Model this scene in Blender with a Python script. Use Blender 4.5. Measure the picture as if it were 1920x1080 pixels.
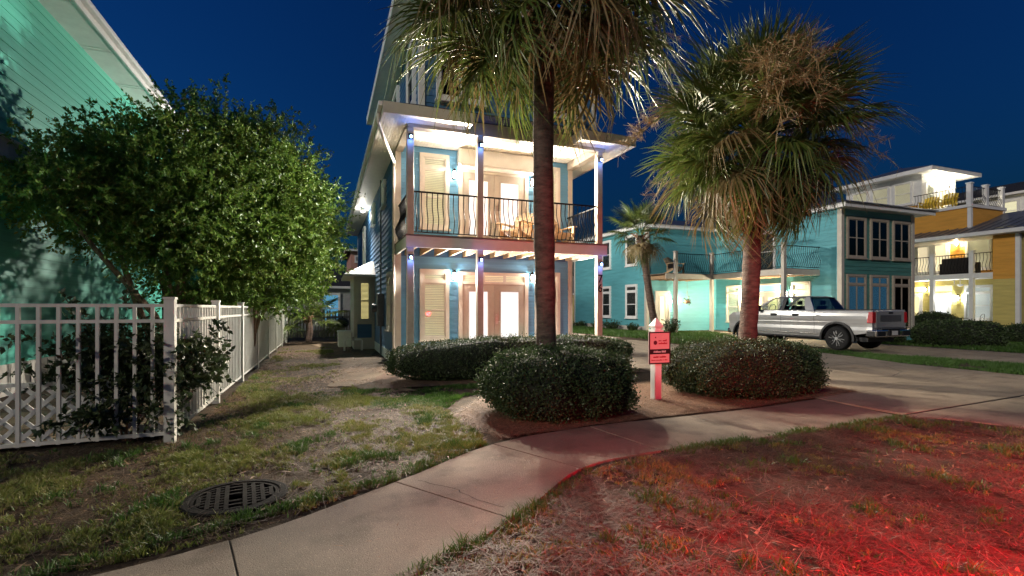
import bpy, bmesh, math, random
import numpy as np
from mathutils import Vector, Matrix, noise as mnoise
random.seed(7); RNG = np.random.default_rng(7)
R = math.radians
S = bpy.context.scene; COL = S.collection
for o in list(bpy.data.objects): bpy.data.objects.remove(o)

# ------------------------------------------------------------------ camera, sky, sun, exposure
YAW = R(20.8)
cam = bpy.data.cameras.new('camera'); camo = bpy.data.objects.new('camera', cam); COL.objects.link(camo)
cam.lens = 17.25; cam.sensor_width = 36; cam.shift_y = 0.0198; cam.clip_end = 2000
camo.location = (0, 0, 1.5); camo.rotation_euler = (R(90), 0, -YAW)
S.camera = camo
S.render.resolution_x, S.render.resolution_y = 1024, 576
SUN_AZ, SUN_EL = R(-122), R(19)          # fill sun for unseen street and moon light: bearing (from +Y towards +X)
W = bpy.data.worlds.new('World'); S.world = W; W.use_nodes = True
wn = W.node_tree.nodes; wl = W.node_tree.links
bg = wn['Background']
sky = wn.new('ShaderNodeTexSky'); sky.sky_type = 'NISHITA'; sky.sun_disc = False
sky.sun_elevation = R(0.0); sky.sun_rotation = R(-60); sky.ozone_density = 3.0; sky.dust_density = 1.2; sky.air_density = 1.3
tint = wn.new('ShaderNodeMix'); tint.data_type = 'RGBA'; tint.blend_type = 'MULTIPLY'; tint.inputs[0].default_value = 1
tint.inputs[7].default_value = (0.05, 0.40, 0.92, 1)
wl.new(sky.outputs[0], tint.inputs[6]); wl.new(tint.outputs[2], bg.inputs[0])
bg.inputs[1].default_value = 0.072
sl = bpy.data.lights.new('sun', 'SUN'); so = bpy.data.objects.new('sun', sl); COL.objects.link(so)
sl.energy = 0.31; sl.angle = R(7); sl.color = (1.0, 0.90, 0.78)
sd = Vector((math.sin(SUN_AZ)*math.cos(SUN_EL), math.cos(SUN_AZ)*math.cos(SUN_EL), math.sin(SUN_EL)))
so.rotation_euler = sd.to_track_quat('Z', 'Y').to_euler(); so.location = sd*40
S.view_settings.view_transform = 'Standard'; S.view_settings.look = 'None'
S.view_settings.exposure = 2.0; S.view_settings.gamma = 1.0

# ------------------------------------------------------------------ materials
MATS = {}
def nodes(name):
    m = bpy.data.materials.new(name); m.use_nodes = True
    return m, m.node_tree.nodes, m.node_tree.links, m.node_tree.nodes['Principled BSDF']
def mat(name, col, rough=0.6, var=0.12, scale=8.0, bump=0.0, metal=0.0, col2=None, detail=4, bscale=None, spec=None, obrand=0.0, stretch=None):
    """procedural paint / stone / wood: two tones mixed by noise, optional relief and per-object tone"""
    if name in MATS: return MATS[name]
    m, n, l, b = nodes(name)
    tc = n.new('ShaderNodeTexCoord'); mp = n.new('ShaderNodeMapping'); l.new(tc.outputs['Object'], mp.inputs[0])
    if stretch: mp.inputs['Scale'].default_value = stretch
    nz = n.new('ShaderNodeTexNoise'); nz.inputs['Scale'].default_value = scale; nz.inputs['Detail'].default_value = detail
    nz.inputs['Roughness'].default_value = 0.65
    l.new(mp.outputs[0], nz.inputs['Vector'])
    mx = n.new('ShaderNodeMix'); mx.data_type = 'RGBA'
    c2 = col2 or tuple(max(0, c*(1-2.2*var)) for c in col)
    c1 = col if col2 else tuple(min(1, c*(1+var)) for c in col)
    mx.inputs[6].default_value = (*c1, 1); mx.inputs[7].default_value = (*c2, 1)
    rp = n.new('ShaderNodeMapRange'); rp.inputs[1].default_value = 0.3; rp.inputs[2].default_value = 0.7
    l.new(nz.outputs['Fac'], rp.inputs[0]); l.new(rp.outputs[0], mx.inputs[0])
    out = mx.outputs[2]
    if obrand:
        oi = n.new('ShaderNodeObjectInfo'); hs = n.new('ShaderNodeHueSaturation')
        mr = n.new('ShaderNodeMapRange'); mr.inputs[3].default_value = 1-obrand; mr.inputs[4].default_value = 1+obrand
        l.new(oi.outputs['Random'], mr.inputs[0]); l.new(mr.outputs[0], hs.inputs['Value']); l.new(out, hs.inputs['Color']); out = hs.outputs[0]
    l.new(out, b.inputs['Base Color'])
    b.inputs['Roughness'].default_value = rough; b.inputs['Metallic'].default_value = metal
    if spec is not None: b.inputs['Specular IOR Level'].default_value = spec
    if bump:
        n2 = n.new('ShaderNodeTexNoise'); n2.inputs['Scale'].default_value = bscale or scale*6; n2.inputs['Detail'].default_value = 5
        l.new(mp.outputs[0], n2.inputs['Vector'])
        bp = n.new('ShaderNodeBump'); bp.inputs['Strength'].default_value = bump; bp.inputs['Distance'].default_value = 0.02
        l.new(n2.outputs['Fac'], bp.inputs['Height']); l.new(bp.outputs[0], b.inputs['Normal'])
    MATS[name] = m; return m
def emit(name, col, strength):
    if name in MATS: return MATS[name]
    m, n, l, b = nodes(name)
    b.inputs['Base Color'].default_value = (*[min(.8, c) for c in col], 1); b.inputs['Emission Color'].default_value = (*col, 1)
    b.inputs['Emission Strength'].default_value = strength; b.inputs['Roughness'].default_value = 0.4
    MATS[name] = m; return m
def glass(name, tintc=(1, 1, 1), refl=0.1, k=.6):
    m, n, l, b = nodes(name); n.remove(b)
    t = n.new('ShaderNodeBsdfTransparent'); t.inputs[0].default_value = (*tintc, 1)
    g = n.new('ShaderNodeBsdfGlossy'); g.inputs['Roughness'].default_value = 0.03
    fr = n.new('ShaderNodeFresnel'); fr.inputs[0].default_value = 1.5
    ad = n.new('ShaderNodeMath'); ad.operation = 'MULTIPLY_ADD'; ad.inputs[1].default_value = k; ad.inputs[2].default_value = refl; l.new(fr.outputs[0], ad.inputs[0])
    mx = n.new('ShaderNodeMixShader'); l.new(ad.outputs[0], mx.inputs[0]); l.new(t.outputs[0], mx.inputs[1]); l.new(g.outputs[0], mx.inputs[2])
    l.new(mx.outputs[0], n['Material Output'].inputs[0]); MATS[name] = m; return m
def leafmat(name, cols, rough=0.45, trans=0.25, scale=2.5, spec=0.5):
    """leaf: tone picked per leaf from a ramp (random per mesh island) blended with slow noise, a little translucency"""
    m, n, l, b = nodes(name)
    ge = n.new('ShaderNodeNewGeometry'); tc = n.new('ShaderNodeTexCoord')
    nz = n.new('ShaderNodeTexNoise'); nz.inputs['Scale'].default_value = scale; l.new(tc.outputs['Object'], nz.inputs['Vector'])
    ad = n.new('ShaderNodeMath'); ad.operation = 'MULTIPLY_ADD'; ad.inputs[1].default_value = 0.6
    l.new(ge.outputs['Random Per Island'], ad.inputs[0])
    sb = n.new('ShaderNodeMath'); sb.operation = 'MULTIPLY'; sb.inputs[1].default_value = 0.5; l.new(nz.outputs['Fac'], sb.inputs[0])
    l.new(sb.outputs[0], ad.inputs[2])
    cr = n.new('ShaderNodeValToRGB'); e = cr.color_ramp.elements
    for i, c in enumerate(cols):
        p = i/(len(cols)-1)
        if i < 2: e[i].position = p; e[i].color = (*c, 1)
        else: x = e.new(p); x.color = (*c, 1)
    if len(cols) > 2:
        e = cr.color_ramp.elements
        order = sorted(range(len(cols)))
        for i in order: e[i].position = i/(len(cols)-1); e[i].color = (*cols[i], 1)
    l.new(ad.outputs[0], cr.inputs[0]); l.new(cr.outputs[0], b.inputs['Base Color'])
    b.inputs['Roughness'].default_value = rough; b.inputs['Specular IOR Level'].default_value = spec
    if trans:
        tr = n.new('ShaderNodeBsdfTranslucent'); l.new(cr.outputs[0], tr.inputs[0])
        mx = n.new('ShaderNodeMixShader'); mx.inputs[0].default_value = trans
        l.new(b.outputs[0], mx.inputs[1]); l.new(tr.outputs[0], mx.inputs[2]); l.new(mx.outputs[0], n['Material Output'].inputs[0])
    MATS[name] = m; return m

cream = mat('cream_trim', (0.56, 0.52, 0.45), 0.5, 0.05, 3, 0.08)
white = mat('white_paint', (0.80, 0.80, 0.78), 0.5, 0.04, 4, 0.06)
doorm = mat('taupe_door_paint', (0.37, 0.335, 0.28), 0.45, 0.05, 4, 0.05)
postm = mat('tan_post_paint', (0.42, 0.36, 0.29), 0.55, 0.08, 5, 0.1)
ceil = mat('ceiling_paint', (0.78, 0.76, 0.70), 0.5, 0.04, 4, 0.05)
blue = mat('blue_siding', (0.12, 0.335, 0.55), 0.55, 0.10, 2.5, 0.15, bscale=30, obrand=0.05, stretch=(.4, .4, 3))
fencem = mat('fence_paint', (0.76, 0.75, 0.70), 0.5, 0.1, 3.5, 0.1, col2=(0.56, 0.54, 0.46), detail=8, stretch=(1,1,.35))
blue_shade = mat('blue_siding_shaded', (0.06, 0.17, 0.34), 0.55, 0.10, 2.5, 0.15, bscale=30, obrand=0.05, stretch=(.4, .4, 3))  # blue siding with shade put into its colour, for walls outside the porch
teal = mat('teal_siding', (0.12, 0.41, 0.46), 0.55, 0.08, 2.0, 0.15, bscale=30, obrand=0.04, stretch=(.4, .4, 3))
teal_shade = mat('teal_siding_shaded', (0.075, 0.24, 0.21), 0.6, 0.15, 2.0, 0.15, bscale=30, stretch=(.4, .4, 3))  # teal siding darkened in its colour for the unlit wing front
green = mat('sea_green_siding', (0.10, 0.50, 0.37), 0.55, 0.10, 1.6, 0.15, bscale=30, obrand=0.05, stretch=(.4, .4, 3))
orange = mat('orange_siding', (0.72, 0.36, 0.06), 0.55, 0.08, 2.0, 0.12, bscale=30, stretch=(.4, .4, 3))
yellow = mat('yellow_siding', (0.62, 0.52, 0.17), 0.55, 0.08, 2.0, 0.12, bscale=30, stretch=(.4, .4, 3))
pink = mat('pink_stucco', (0.55, 0.30, 0.24), 0.7, 0.08, 3, 0.1)
iron = mat('black_iron', (0.008, 0.008, 0.009), 0.6, 0.1, 10, spec=.15)
joistm = mat('joist_timber', (0.42, 0.27, 0.15), 0.7, 0.25, 6, 0.3, stretch=(1, 6, 6))
deckm = mat('deck_boards', (0.17, 0.125, 0.09), 0.7, 0.2, 5, 0.2)
roofm = mat('metal_roof', (0.22, 0.225, 0.23), 0.4, 0.1, 3, metal=0.6)
darkroof = mat('dark_shingle', (0.03, 0.032, 0.04), 0.8, 0.3, 12, 0.4)
steel = mat('brushed_metal', (0.5, 0.48, 0.45), 0.35, 0.1, 20, metal=0.9)
greybox = mat('grey_utility_metal', (0.16, 0.17, 0.18), 0.5, 0.15, 8)
dark = mat('dark_interior', (0.02, 0.02, 0.025), 0.8, 0.1, 4)
blindm = mat('blind_slats', (0.72, 0.68, 0.58), 0.5, 0.03, 4)
def concmat(name, col, stain, sc):
    """broom-finished concrete: slow stains, pale and dark aggregate specks, pitted relief"""
    m = mat(name, col, 0.82, 0.10, sc, 0.55, bscale=130, obrand=0.05, detail=8); n, l = m.node_tree.nodes, m.node_tree.links; b = n['Principled BSDF']
    src = b.inputs['Base Color'].links[0].from_socket; tc = n.new('ShaderNodeTexCoord')
    def layer(scale, lo, hi, c, det=2):
        nonlocal src
        z = n.new('ShaderNodeTexNoise'); z.inputs['Scale'].default_value = scale; z.inputs['Detail'].default_value = det; l.new(tc.outputs['Object'], z.inputs['Vector'])
        r = n.new('ShaderNodeMapRange'); r.inputs[1].default_value = lo; r.inputs[2].default_value = hi; l.new(z.outputs['Fac'], r.inputs[0])
        x = n.new('ShaderNodeMix'); x.data_type = 'RGBA'; x.inputs[7].default_value = (*c, 1); l.new(r.outputs[0], x.inputs[0]); l.new(src, x.inputs[6]); src = x.outputs[2]
    layer(2.3, .50, .74, stain, 9); layer(.55, .48, .70, tuple(c*.72 for c in col), 6); layer(110, .62, .70, tuple(c*.42 for c in col)); layer(150, .63, .72, tuple(min(.8, c*1.9) for c in col))
    l.new(src, b.inputs['Base Color']); return m
concrete = concmat('concrete', (0.25, 0.20, 0.152), (0.10, 0.075, 0.053), 1.3)
concrete2 = concmat('old_concrete', (0.33, 0.265, 0.195), (0.16, 0.12, 0.085), 0.9)
asphalt = mat('asphalt', (0.05, 0.05, 0.05), 0.9, 0.2, 20, 0.5)
soil = mat('lawn_soil', (0.03, 0.02, 0.011), 0.95, 0.3, 4.5, 1.0, col2=(0.095, 0.058, 0.028), bscale=60, detail=8)
sand = mat('sandy_path', (0.20, 0.14, 0.085), 0.95, 0.2, 2.5, 0.6, col2=(0.085, 0.058, 0.034), bscale=70, detail=8)
mulchm = mat('mulch_ground', (0.10, 0.055, 0.033), 0.95, 0.3, 6, 0.9, col2=(0.18, 0.105, 0.065), bscale=50, detail=8)
pinestraw = leafmat('pine_straw', [(0.11, 0.055, 0.03), (0.27, 0.15, 0.085), (0.42, 0.28, 0.18)], 0.7, 0.1)
grassm = leafmat('grass_blades', [(0.06, 0.10, 0.015), (0.14, 0.20, 0.03), (0.26, 0.27, 0.07), (0.34, 0.27, 0.12)], 0.55, 0.3, 1.2)
strawm = leafmat('dry_grass_blades', [(0.045, 0.03, 0.012), (0.12, 0.075, 0.034), (0.20, 0.13, 0.065), (0.31, 0.22, 0.125)], 0.6, 0.25, 1.2)
vergem = leafmat('verge_straw', [(0.032, 0.020, 0.013), (0.085, 0.052, 0.034), (0.16, 0.105, 0.072), (0.31, 0.22, 0.155)], 0.6, 0.2, 1.2)
lush = leafmat('lush_grass', [(0.03, 0.08, 0.012), (0.06, 0.14, 0.02), (0.11, 0.19, 0.04)], 0.5, 0.3, 1.0)
treeleaf = leafmat('tree_leaves', [(0.035, 0.08, 0.015), (0.085, 0.17, 0.025), (0.16, 0.26, 0.04), (0.26, 0.28, 0.06)], 0.45, 0.3, 1.0)
vineleaf = leafmat('vine_leaves', [(0.025, 0.045, 0.02), (0.05, 0.08, 0.03), (0.09, 0.11, 0.045)], 0.35, 0.25, 2.0)
hedgeleaf = leafmat('hedge_leaves', [(0.018, 0.038, 0.012), (0.035, 0.065, 0.02), (0.075, 0.105, 0.035)], 0.52, 0.15, 3.0, 0.45)
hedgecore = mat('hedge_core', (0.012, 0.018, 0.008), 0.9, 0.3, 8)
frondg = leafmat('palm_blades', [(0.05, 0.085, 0.02), (0.10, 0.15, 0.028), (0.19, 0.20, 0.06)], 0.36, 0.25, 1.5)
frondd = leafmat('dry_palm_blades', [(0.10, 0.08, 0.025), (0.20, 0.15, 0.06), (0.30, 0.22, 0.11)], 0.5, 0.2, 1.5)
panicle = leafmat('palm_flower_stalks', [(0.14, 0.085, 0.03), (0.26, 0.17, 0.07), (0.36, 0.25, 0.12)], 0.6, 0.15, 2.0)
bootm = mat('palm_boots', (0.30, 0.17, 0.10), 0.75, 0.3, 5, 0.4, stretch=(4, 4, 1))
palmbark = mat('palm_bark', (0.12, 0.08, 0.062), 0.9, 0.3, 5, 0.9, bscale=16, stretch=(1, 1, 3))
bark = mat('tree_bark', (0.22, 0.14, 0.085), 0.85, 0.3, 6, 0.5, stretch=(3, 3, .6))
castiron = mat('cast_iron', (0.012, 0.010, 0.009), 0.9, 0.3, 14, 0.5, spec=.2)
pane = glass('window_glass', (0.92, 0.95, 0.95), 0.0, .3)
darkpane = glass('dark_window_glass', (0.55, 0.6, 0.62), 0.0, .45)
autoglass = glass('vehicle_glass', (0.6, 0.66, 0.66), 0.0, .3)
reartint = glass('tinted_rear_glass', (0.12, 0.13, 0.14), 0.0, .16)
lit_warm = emit('lit_room_warm', (1.0, 0.82, 0.55), 0.16)
lit_yel = emit('lit_room_yellow', (1.0, 0.80, 0.38), 0.26)
lit_cool = emit('lit_door_glass', (0.82, 0.90, 1.0), 0.18)
lit_blue = emit('lit_room_blue', (0.20, 0.55, 0.85), 0.10)
bulb = emit('lamp_glass', (1.0, 0.86, 0.66), 30)
bulb_led = emit('led_lamp_glass', (0.22, 0.42, 1.0), 6)
eavebulb = emit('eave_lamp_glass', (1.0, 0.9, 0.75), 5)

# ------------------------------------------------------------------ mesh helpers
class MB:
    def __init__(s): s.v = []; s.f = []
    def add(s, v, f):
        k = len(s.v); s.v += [tuple(p) for p in v]; s.f += [tuple(i+k for i in q) for q in f]; return s
    def box(s, x0, x1, y0, y1, z0, z1):
        return s.add([(x0,y0,z0),(x1,y0,z0),(x1,y1,z0),(x0,y1,z0),(x0,y0,z1),(x1,y0,z1),(x1,y1,z1),(x0,y1,z1)],
                     [(0,3,2,1),(4,5,6,7),(0,1,5,4),(1,2,6,5),(2,3,7,6),(3,0,4,7)])
    def hexa(s, lo, hi):      # lo, hi: 4 points each, same winding
        return s.add(list(lo)+list(hi), [(0,3,2,1),(4,5,6,7),(0,1,5,4),(1,2,6,5),(2,3,7,6),(3,0,4,7)])
    def bar(s, p, q, w, h=None, up=(0,0,1)):
        p, q = Vector(p), Vector(q); d = (q-p).normalized(); h = h or w
        u = Vector(up); a = d.cross(u)
        if a.length < 1e-3: a = d.cross(Vector((1,0,0)))
        a.normalize(); b = a.cross(d).normalized(); a *= w/2; b *= h/2
        return s.hexa([p-a-b, p+a-b, p+a+b, p-a+b], [q-a-b, q+a-b, q+a+b, q-a+b])
    def poly(s, pts, z0, z1):   # vertical prism from (x,y) outline
        n = len(pts); v = [(*p, z0) for p in pts]+[(*p, z1) for p in pts]
        return s.add(v, [tuple(range(n-1,-1,-1)), tuple(range(n,2*n))]+[(i,(i+1)%n,n+(i+1)%n,n+i) for i in range(n)])
    def tube(s, pts, rad, n=6, cap=True):
        pts = [Vector(p) for p in pts]; k = len(s.v); m = len(pts)
        rad = [rad]*m if isinstance(rad, (int, float)) else rad
        ref = None
        for i, p in enumerate(pts):
            d = (pts[min(i+1,m-1)]-pts[max(i-1,0)]).normalized()
            if ref is None: ref = d.cross(Vector((0,0,1))) if abs(d.z) < .95 else d.cross(Vector((1,0,0)))
            a = (ref-d*ref.dot(d)).normalized(); b = d.cross(a); ref = a
            for j in range(n):
                t = 2*math.pi*j/n; s.v.append(tuple(p+(a*math.cos(t)+b*math.sin(t))*rad[i]))
        for i in range(m-1):
            for j in range(n):
                s.f.append((k+i*n+j, k+i*n+(j+1)%n, k+(i+1)*n+(j+1)%n, k+(i+1)*n+j))
        if cap: s.f.append(tuple(k+j for j in range(n-1,-1,-1))); s.f.append(tuple(k+(m-1)*n+j for j in range(n)))
        return s
    def lathe(s, prof, c=(0,0,0), n=24, axis='z'):
        k = len(s.v); m = len(prof)
        for r, h in prof:
            for j in range(n):
                t = 2*math.pi*j/n; p = (r*math.cos(t), r*math.sin(t), h)
                if axis == 'x': p = (p[2], p[0], p[1])
                if axis == 'y': p = (p[0], p[2], p[1])
                s.v.append((p[0]+c[0], p[1]+c[1], p[2]+c[2]))
        for i in range(m-1):
            for j in range(n): s.f.append((k+i*n+j, k+i*n+(j+1)%n, k+(i+1)*n+(j+1)%n, k+(i+1)*n+j))
        if prof[0][0] > 1e-4: s.f.append(tuple(k+j for j in range(n-1,-1,-1)))
        if prof[-1][0] > 1e-4: s.f.append(tuple(k+(m-1)*n+j for j in range(n)))
        return s
    def mesh(s, name, m=None, off=(0,0,0), smooth=False, fix=True):
        me = bpy.data.meshes.new(name)
        me.from_pydata([(x-off[0], y-off[1], z-off[2]) for x,y,z in s.v], [], s.f)
        if fix and len(s.f) < 6000:
            bm = bmesh.new(); bm.from_mesh(me); bmesh.ops.recalc_face_normals(bm, faces=bm.faces); bm.to_mesh(me); bm.free()
        if smooth: me.polygons.foreach_set('use_smooth', [True]*len(me.polygons))
        if m: me.materials.append(m)
        return me
    def build(s, name, m, parent=None, local=False, smooth=False, bevel=0, seg=2, stuff=False):
        off = (0,0,0) if (local or parent is None) else ORG.get(parent.name, (0,0,0))
        o = bpy.data.objects.new(name, s.mesh(name, m, off, smooth)); COL.objects.link(o)
        if parent is not None: o.parent = parent; ORG[o.name] = off
        if bevel:
            md = o.modifiers.new('bevel', 'BEVEL'); md.width = bevel; md.segments = seg; md.limit_method = 'ANGLE'; md.angle_limit = R(35)
        if stuff: o['kind'] = 'stuff'
        return o
ORG = {}
def thing(name, label, cat, loc=(0,0,0), rz=0, group=None):
    o = bpy.data.objects.new(name, None); COL.objects.link(o); o.location = loc; o.rotation_euler = (0,0,rz)
    o.empty_display_size = .2; ORG[o.name] = tuple(loc); return tag(o, label, cat, group)
def tag(o, label=None, cat=None, group=None, kind=None):
    if label: o['label'] = label
    if cat: o['category'] = cat
    if group: o['group'] = group
    if kind: o['kind'] = kind
    return o
def inst(name, me, parent=None, loc=(0,0,0), rot=(0,0,0), scale=(1,1,1)):
    """object sharing a mesh; loc in world, parents are unrotated"""
    o = bpy.data.objects.new(name, me); COL.objects.link(o)
    if parent is not None:
        off = ORG.get(parent.name, (0,0,0)); o.parent = parent; loc = tuple(a-b for a, b in zip(loc, off))
    o.location = loc; o.rotation_euler = rot; o.scale = scale; return o
def copy_tree(o, parent=None):
    c = o.copy(); COL.objects.link(c); c.parent = parent
    if o.name in ORG: ORG[c.name] = ORG[o.name]
    for ch in list(o.children): copy_tree(ch, c)
    return c
def npmesh(name, V, F, m, loop=3):
    """big triangle / quad soup straight from arrays"""
    me = bpy.data.meshes.new(name); me.vertices.add(len(V)); me.vertices.foreach_set('co', np.ascontiguousarray(V, dtype=np.float32).ravel())
    nf = len(F); me.loops.add(nf*loop); me.loops.foreach_set('vertex_index', np.ascontiguousarray(F, dtype=np.int32).ravel())
    me.polygons.add(nf); me.polygons.foreach_set('loop_start', np.arange(0, nf*loop, loop, dtype=np.int32))
    me.update(calc_edges=True); me.materials.append(m); return me
def link(name, me, parent=None, loc=(0,0,0)):
    o = bpy.data.objects.new(name, me); COL.objects.link(o); o.parent = parent; o.location = loc; return o
def lamp(name, loc, watts, col, parent=None, radius=0.06, spot=None, aim=None, blend=.5):
    d = bpy.data.lights.new(name, 'SPOT' if spot else 'POINT'); d.energy = watts; d.color = col; d.shadow_soft_size = radius
    if spot: d.spot_size = spot; d.spot_blend = blend
    o = inst(name, d, parent, loc)
    if aim is not None: o.rotation_euler = (-(Vector(aim))).to_track_quat('Z', 'Y').to_euler()
    return o
def sm(t): t = max(0., min(1., t)); return t*t*(3-2*t)
def gz(x, y): return .26*sm((y-14.5)/4)*sm((x-7.5)/3)
class Face:      # a wall plane: a along it, z up, d out of it
    def __init__(s, o, u, n): s.o = o; s.u = u; s.n = n
    def p(s, a, z, d=0): return (s.o[0]+s.u[0]*a+s.n[0]*d, s.o[1]+s.u[1]*a+s.n[1]*d, z)
    def box(s, mb, a0, a1, z0, z1, d0, d1):
        P = s.p
        return mb.hexa([P(a0,z0,d0),P(a1,z0,d0),P(a1,z0,d1),P(a0,z0,d1)], [P(a0,z1,d0),P(a1,z1,d0),P(a1,z1,d1),P(a0,z1,d1)])
def front(Y): return Face((0, Y), (1, 0), (0, -1))      # faces the street (-Y), a = X
def left(X): return Face((X, 0), (0, 1), (-1, 0))       # faces -X, a = Y
def right(X): return Face((X, 0), (0, 1), (1, 0))
BOARD = {}
def boards(fc, parent, m, a0, a1, z0, z1, e=.166):
    """lap siding: one object per board, sharing a wedge mesh"""
    key = (m.name, fc.n)
    if key not in BOARD:
        mb = MB(); g = Face((0,0), fc.u, fc.n); P = g.p
        mb.hexa([P(0,0,.0),P(1,0,.0),P(1,0,.024),P(0,0,.024)], [P(0,1,.0),P(1,1,.0),P(1,1,.007),P(0,1,.007)])
        BOARD[key] = mb.mesh('siding_board', m)
    n = max(1, round((z1-z0)/e)); h = (z1-z0)/n
    for i in range(n):
        sc = (a1-a0, 1, h*1.0) if fc.u[0] else (1, a1-a0, h)
        inst('siding_board', BOARD[key], parent, fc.p(a0, z0+i*h, .001), (0,0,0), sc)
def siding(fc, parent, m, a0, a1, z0, z1, e=.17, name='siding'):
    """the same lap siding in one mesh, for walls too far off to tell boards apart"""
    mb = MB(); n = max(1, round((z1-z0)/e)); h = (z1-z0)/n; P = fc.p
    for i in range(n):
        z = z0+i*h
        mb.hexa([P(a0,z,0),P(a1,z,0),P(a1,z,.026),P(a0,z,.026)], [P(a0,z+h,0),P(a1,z+h,0),P(a1,z+h,.006),P(a0,z+h,.006)])
    return mb.build(name, m, parent, stuff=False)
def window(fc, parent, a0, a1, z0, z1, back, transom=None, blinds=True, trim=cream, casing=.10, mid=.5, gl=pane, cols=1, deep=.10, sill=True):
    mb = MB(); B = fc.box; c = casing
    B(mb, a0, a0+c, z0, z1, .0, deep); B(mb, a1-c, a1, z0, z1, .0, deep); B(mb, a0+c, a1-c, z1-c*1.1, z1, .0, deep+.004); B(mb, a0+c, a1-c, z0, z0+c*.9, .0, deep+.004)
    if transom: B(mb, a0+c, a1-c, transom-.04, transom+.04, 0, deep-.006)
    w = mb.build('window', trim, parent)
    i0, i1, j0, j1 = a0+c, a1-c, z0+c*.9, z1-c*1.1
    parts = [(j0, (transom-.04) if transom else j1, True)] + ([(transom+.04, j1, False)] if transom else [])
    ww = (i1-i0)/cols
    sb = MB(); gb = MB(); bb = MB(); sl = MB()
    for (b0, b1, main) in parts:
        B(bb, i0, i1, b0, b1, .027, .030)
        for k in range(cols):
            x0, x1 = i0+k*ww, i0+(k+1)*ww
            f = .035
            B(sb, x0, x0+f, b0, b1, .05, .075); B(sb, x1-f, x1, b0, b1, .05, .075)
            B(sb, x0+f, x1-f, b0, b0+f, .05, .073); B(sb, x0+f, x1-f, b1-f, b1, .05, .073)
            if main and mid: zc = b0+(b1-b0)*mid; B(sb, x0+f, x1-f, zc-.022, zc+.022, .05, .082)
            B(gb, x0+f, x1-f, b0+f, b1-f, .060, .064)
        if blinds:
            n = int((b1-b0)/.045)
            for k in range(n):
                z = b0+.02+k*.045
                P = fc.p; sl.hexa([P(i0+.03,z,.034),P(i1-.03,z,.034),P(i1-.03,z+.006,.034),P(i0+.03,z+.006,.034)], [P(i0+.03,z+.026,.048),P(i1-.03,z+.026,.048),P(i1-.03,z+.032,.048),P(i0+.03,z+.032,.048)])
    bb.build('room', back, w)
    sb.build('sash', trim, w)
    gb.build('pane', gl, w)
    if blinds: sl.build('blinds', blindm, w, stuff=True)
    if sill: s = MB(); B(s, a0-.03, a1+.03, z0-.045, z0, 0, deep+.04); s.build('sill', trim, w)
    return w
def door(fc, parent, a0, a1, z0, z1, back, m=doorm, rail=.16, foot=.28, handle=None, gl=pane, name='door'):
    mb = MB(); B = fc.box
    B(mb, a0+.004, a0+rail, z0, z1, .03, .07); B(mb, a1-rail, a1-.004, z0, z1, .03, .07)
    B(mb, a0+rail, a1-rail, z1-rail*1.1, z1, .03, .068); B(mb, a0+rail, a1-rail, z0, z0+foot, .03, .068)
    d = mb.build(name, m, parent)
    x0, x1, y0, y1 = a0+rail, a1-rail, z0+foot, z1-rail*1.1
    s = MB(); e = .03
    B(s, x0, x0+e, y0, y1, .04, .085); B(s, x1-e, x1, y0, y1, .04, .085); B(s, x0+e, x1-e, y1-e, y1, .04, .083); B(s, x0+e, x1-e, y0, y0+e, .04, .083)
    s.build('glazing_bead', m, d)
    g = MB(); B(g, x0+e, x1-e, y0+e, y1-e, .05, .056); g.build('pane', back, d)
    if handle is not None:
        h = MB(); B(h, handle-.03, handle+.03, z0+.92, z0+1.12, .07, .082)
        h.tube([fc.p(handle, z0+.98, .08), fc.p(handle, z0+.98, .13), fc.p(handle+(.11 if handle < (a0+a1)/2 else -.11), z0+.98, .13)], .011, 6)
        h.tube([fc.p(handle, z0+1.16, .07), fc.p(handle, z0+1.16, .10)], .028, 8)
        h.build('handle', steel, d)
    return d
BAL = None
def baluster_mesh():
    global BAL
    if BAL is None:
        mb = MB(); pts = []
        for i in range(10):
            t = i/9; b = .105*math.exp(-((t-.30)/.19)**2) - .03*math.exp(-((t-.72)/.15)**2)
            pts.append((0, -b, t))
        mb.tube(pts, .012, 4); BAL = mb.mesh('baluster', iron)
    return BAL
def railing(parent, p, q, z0, h=.98, gap=.118, out=(0,-1), m=iron, bal=True):
    """wrought-iron rail from p to q (xy); balusters belly towards out"""
    p, q = Vector((*p, 0)), Vector((*q, 0)); L = (q-p).length
    mb = MB(); up = Vector((0,0,1))
    mb.bar(p+up*(z0+h), q+up*(z0+h), .045, .032); r = mb.build('railing', m, parent)
    mb = MB(); mb.bar(p+up*(z0+.07), q+up*(z0+.07), .028, .022); mb.build('bottom_rail', m, r)
    n = max(1, int(L/gap)); ang = math.atan2(out[1], out[0])+math.pi/2
    if bal:
        for i in range(n):
            c = p+(q-p)*((i+.5)/n)
            inst('baluster', baluster_mesh(), r, (c.x, c.y, z0+.07), (0,0,ang), (1,1,h-.07))
    return r
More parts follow.
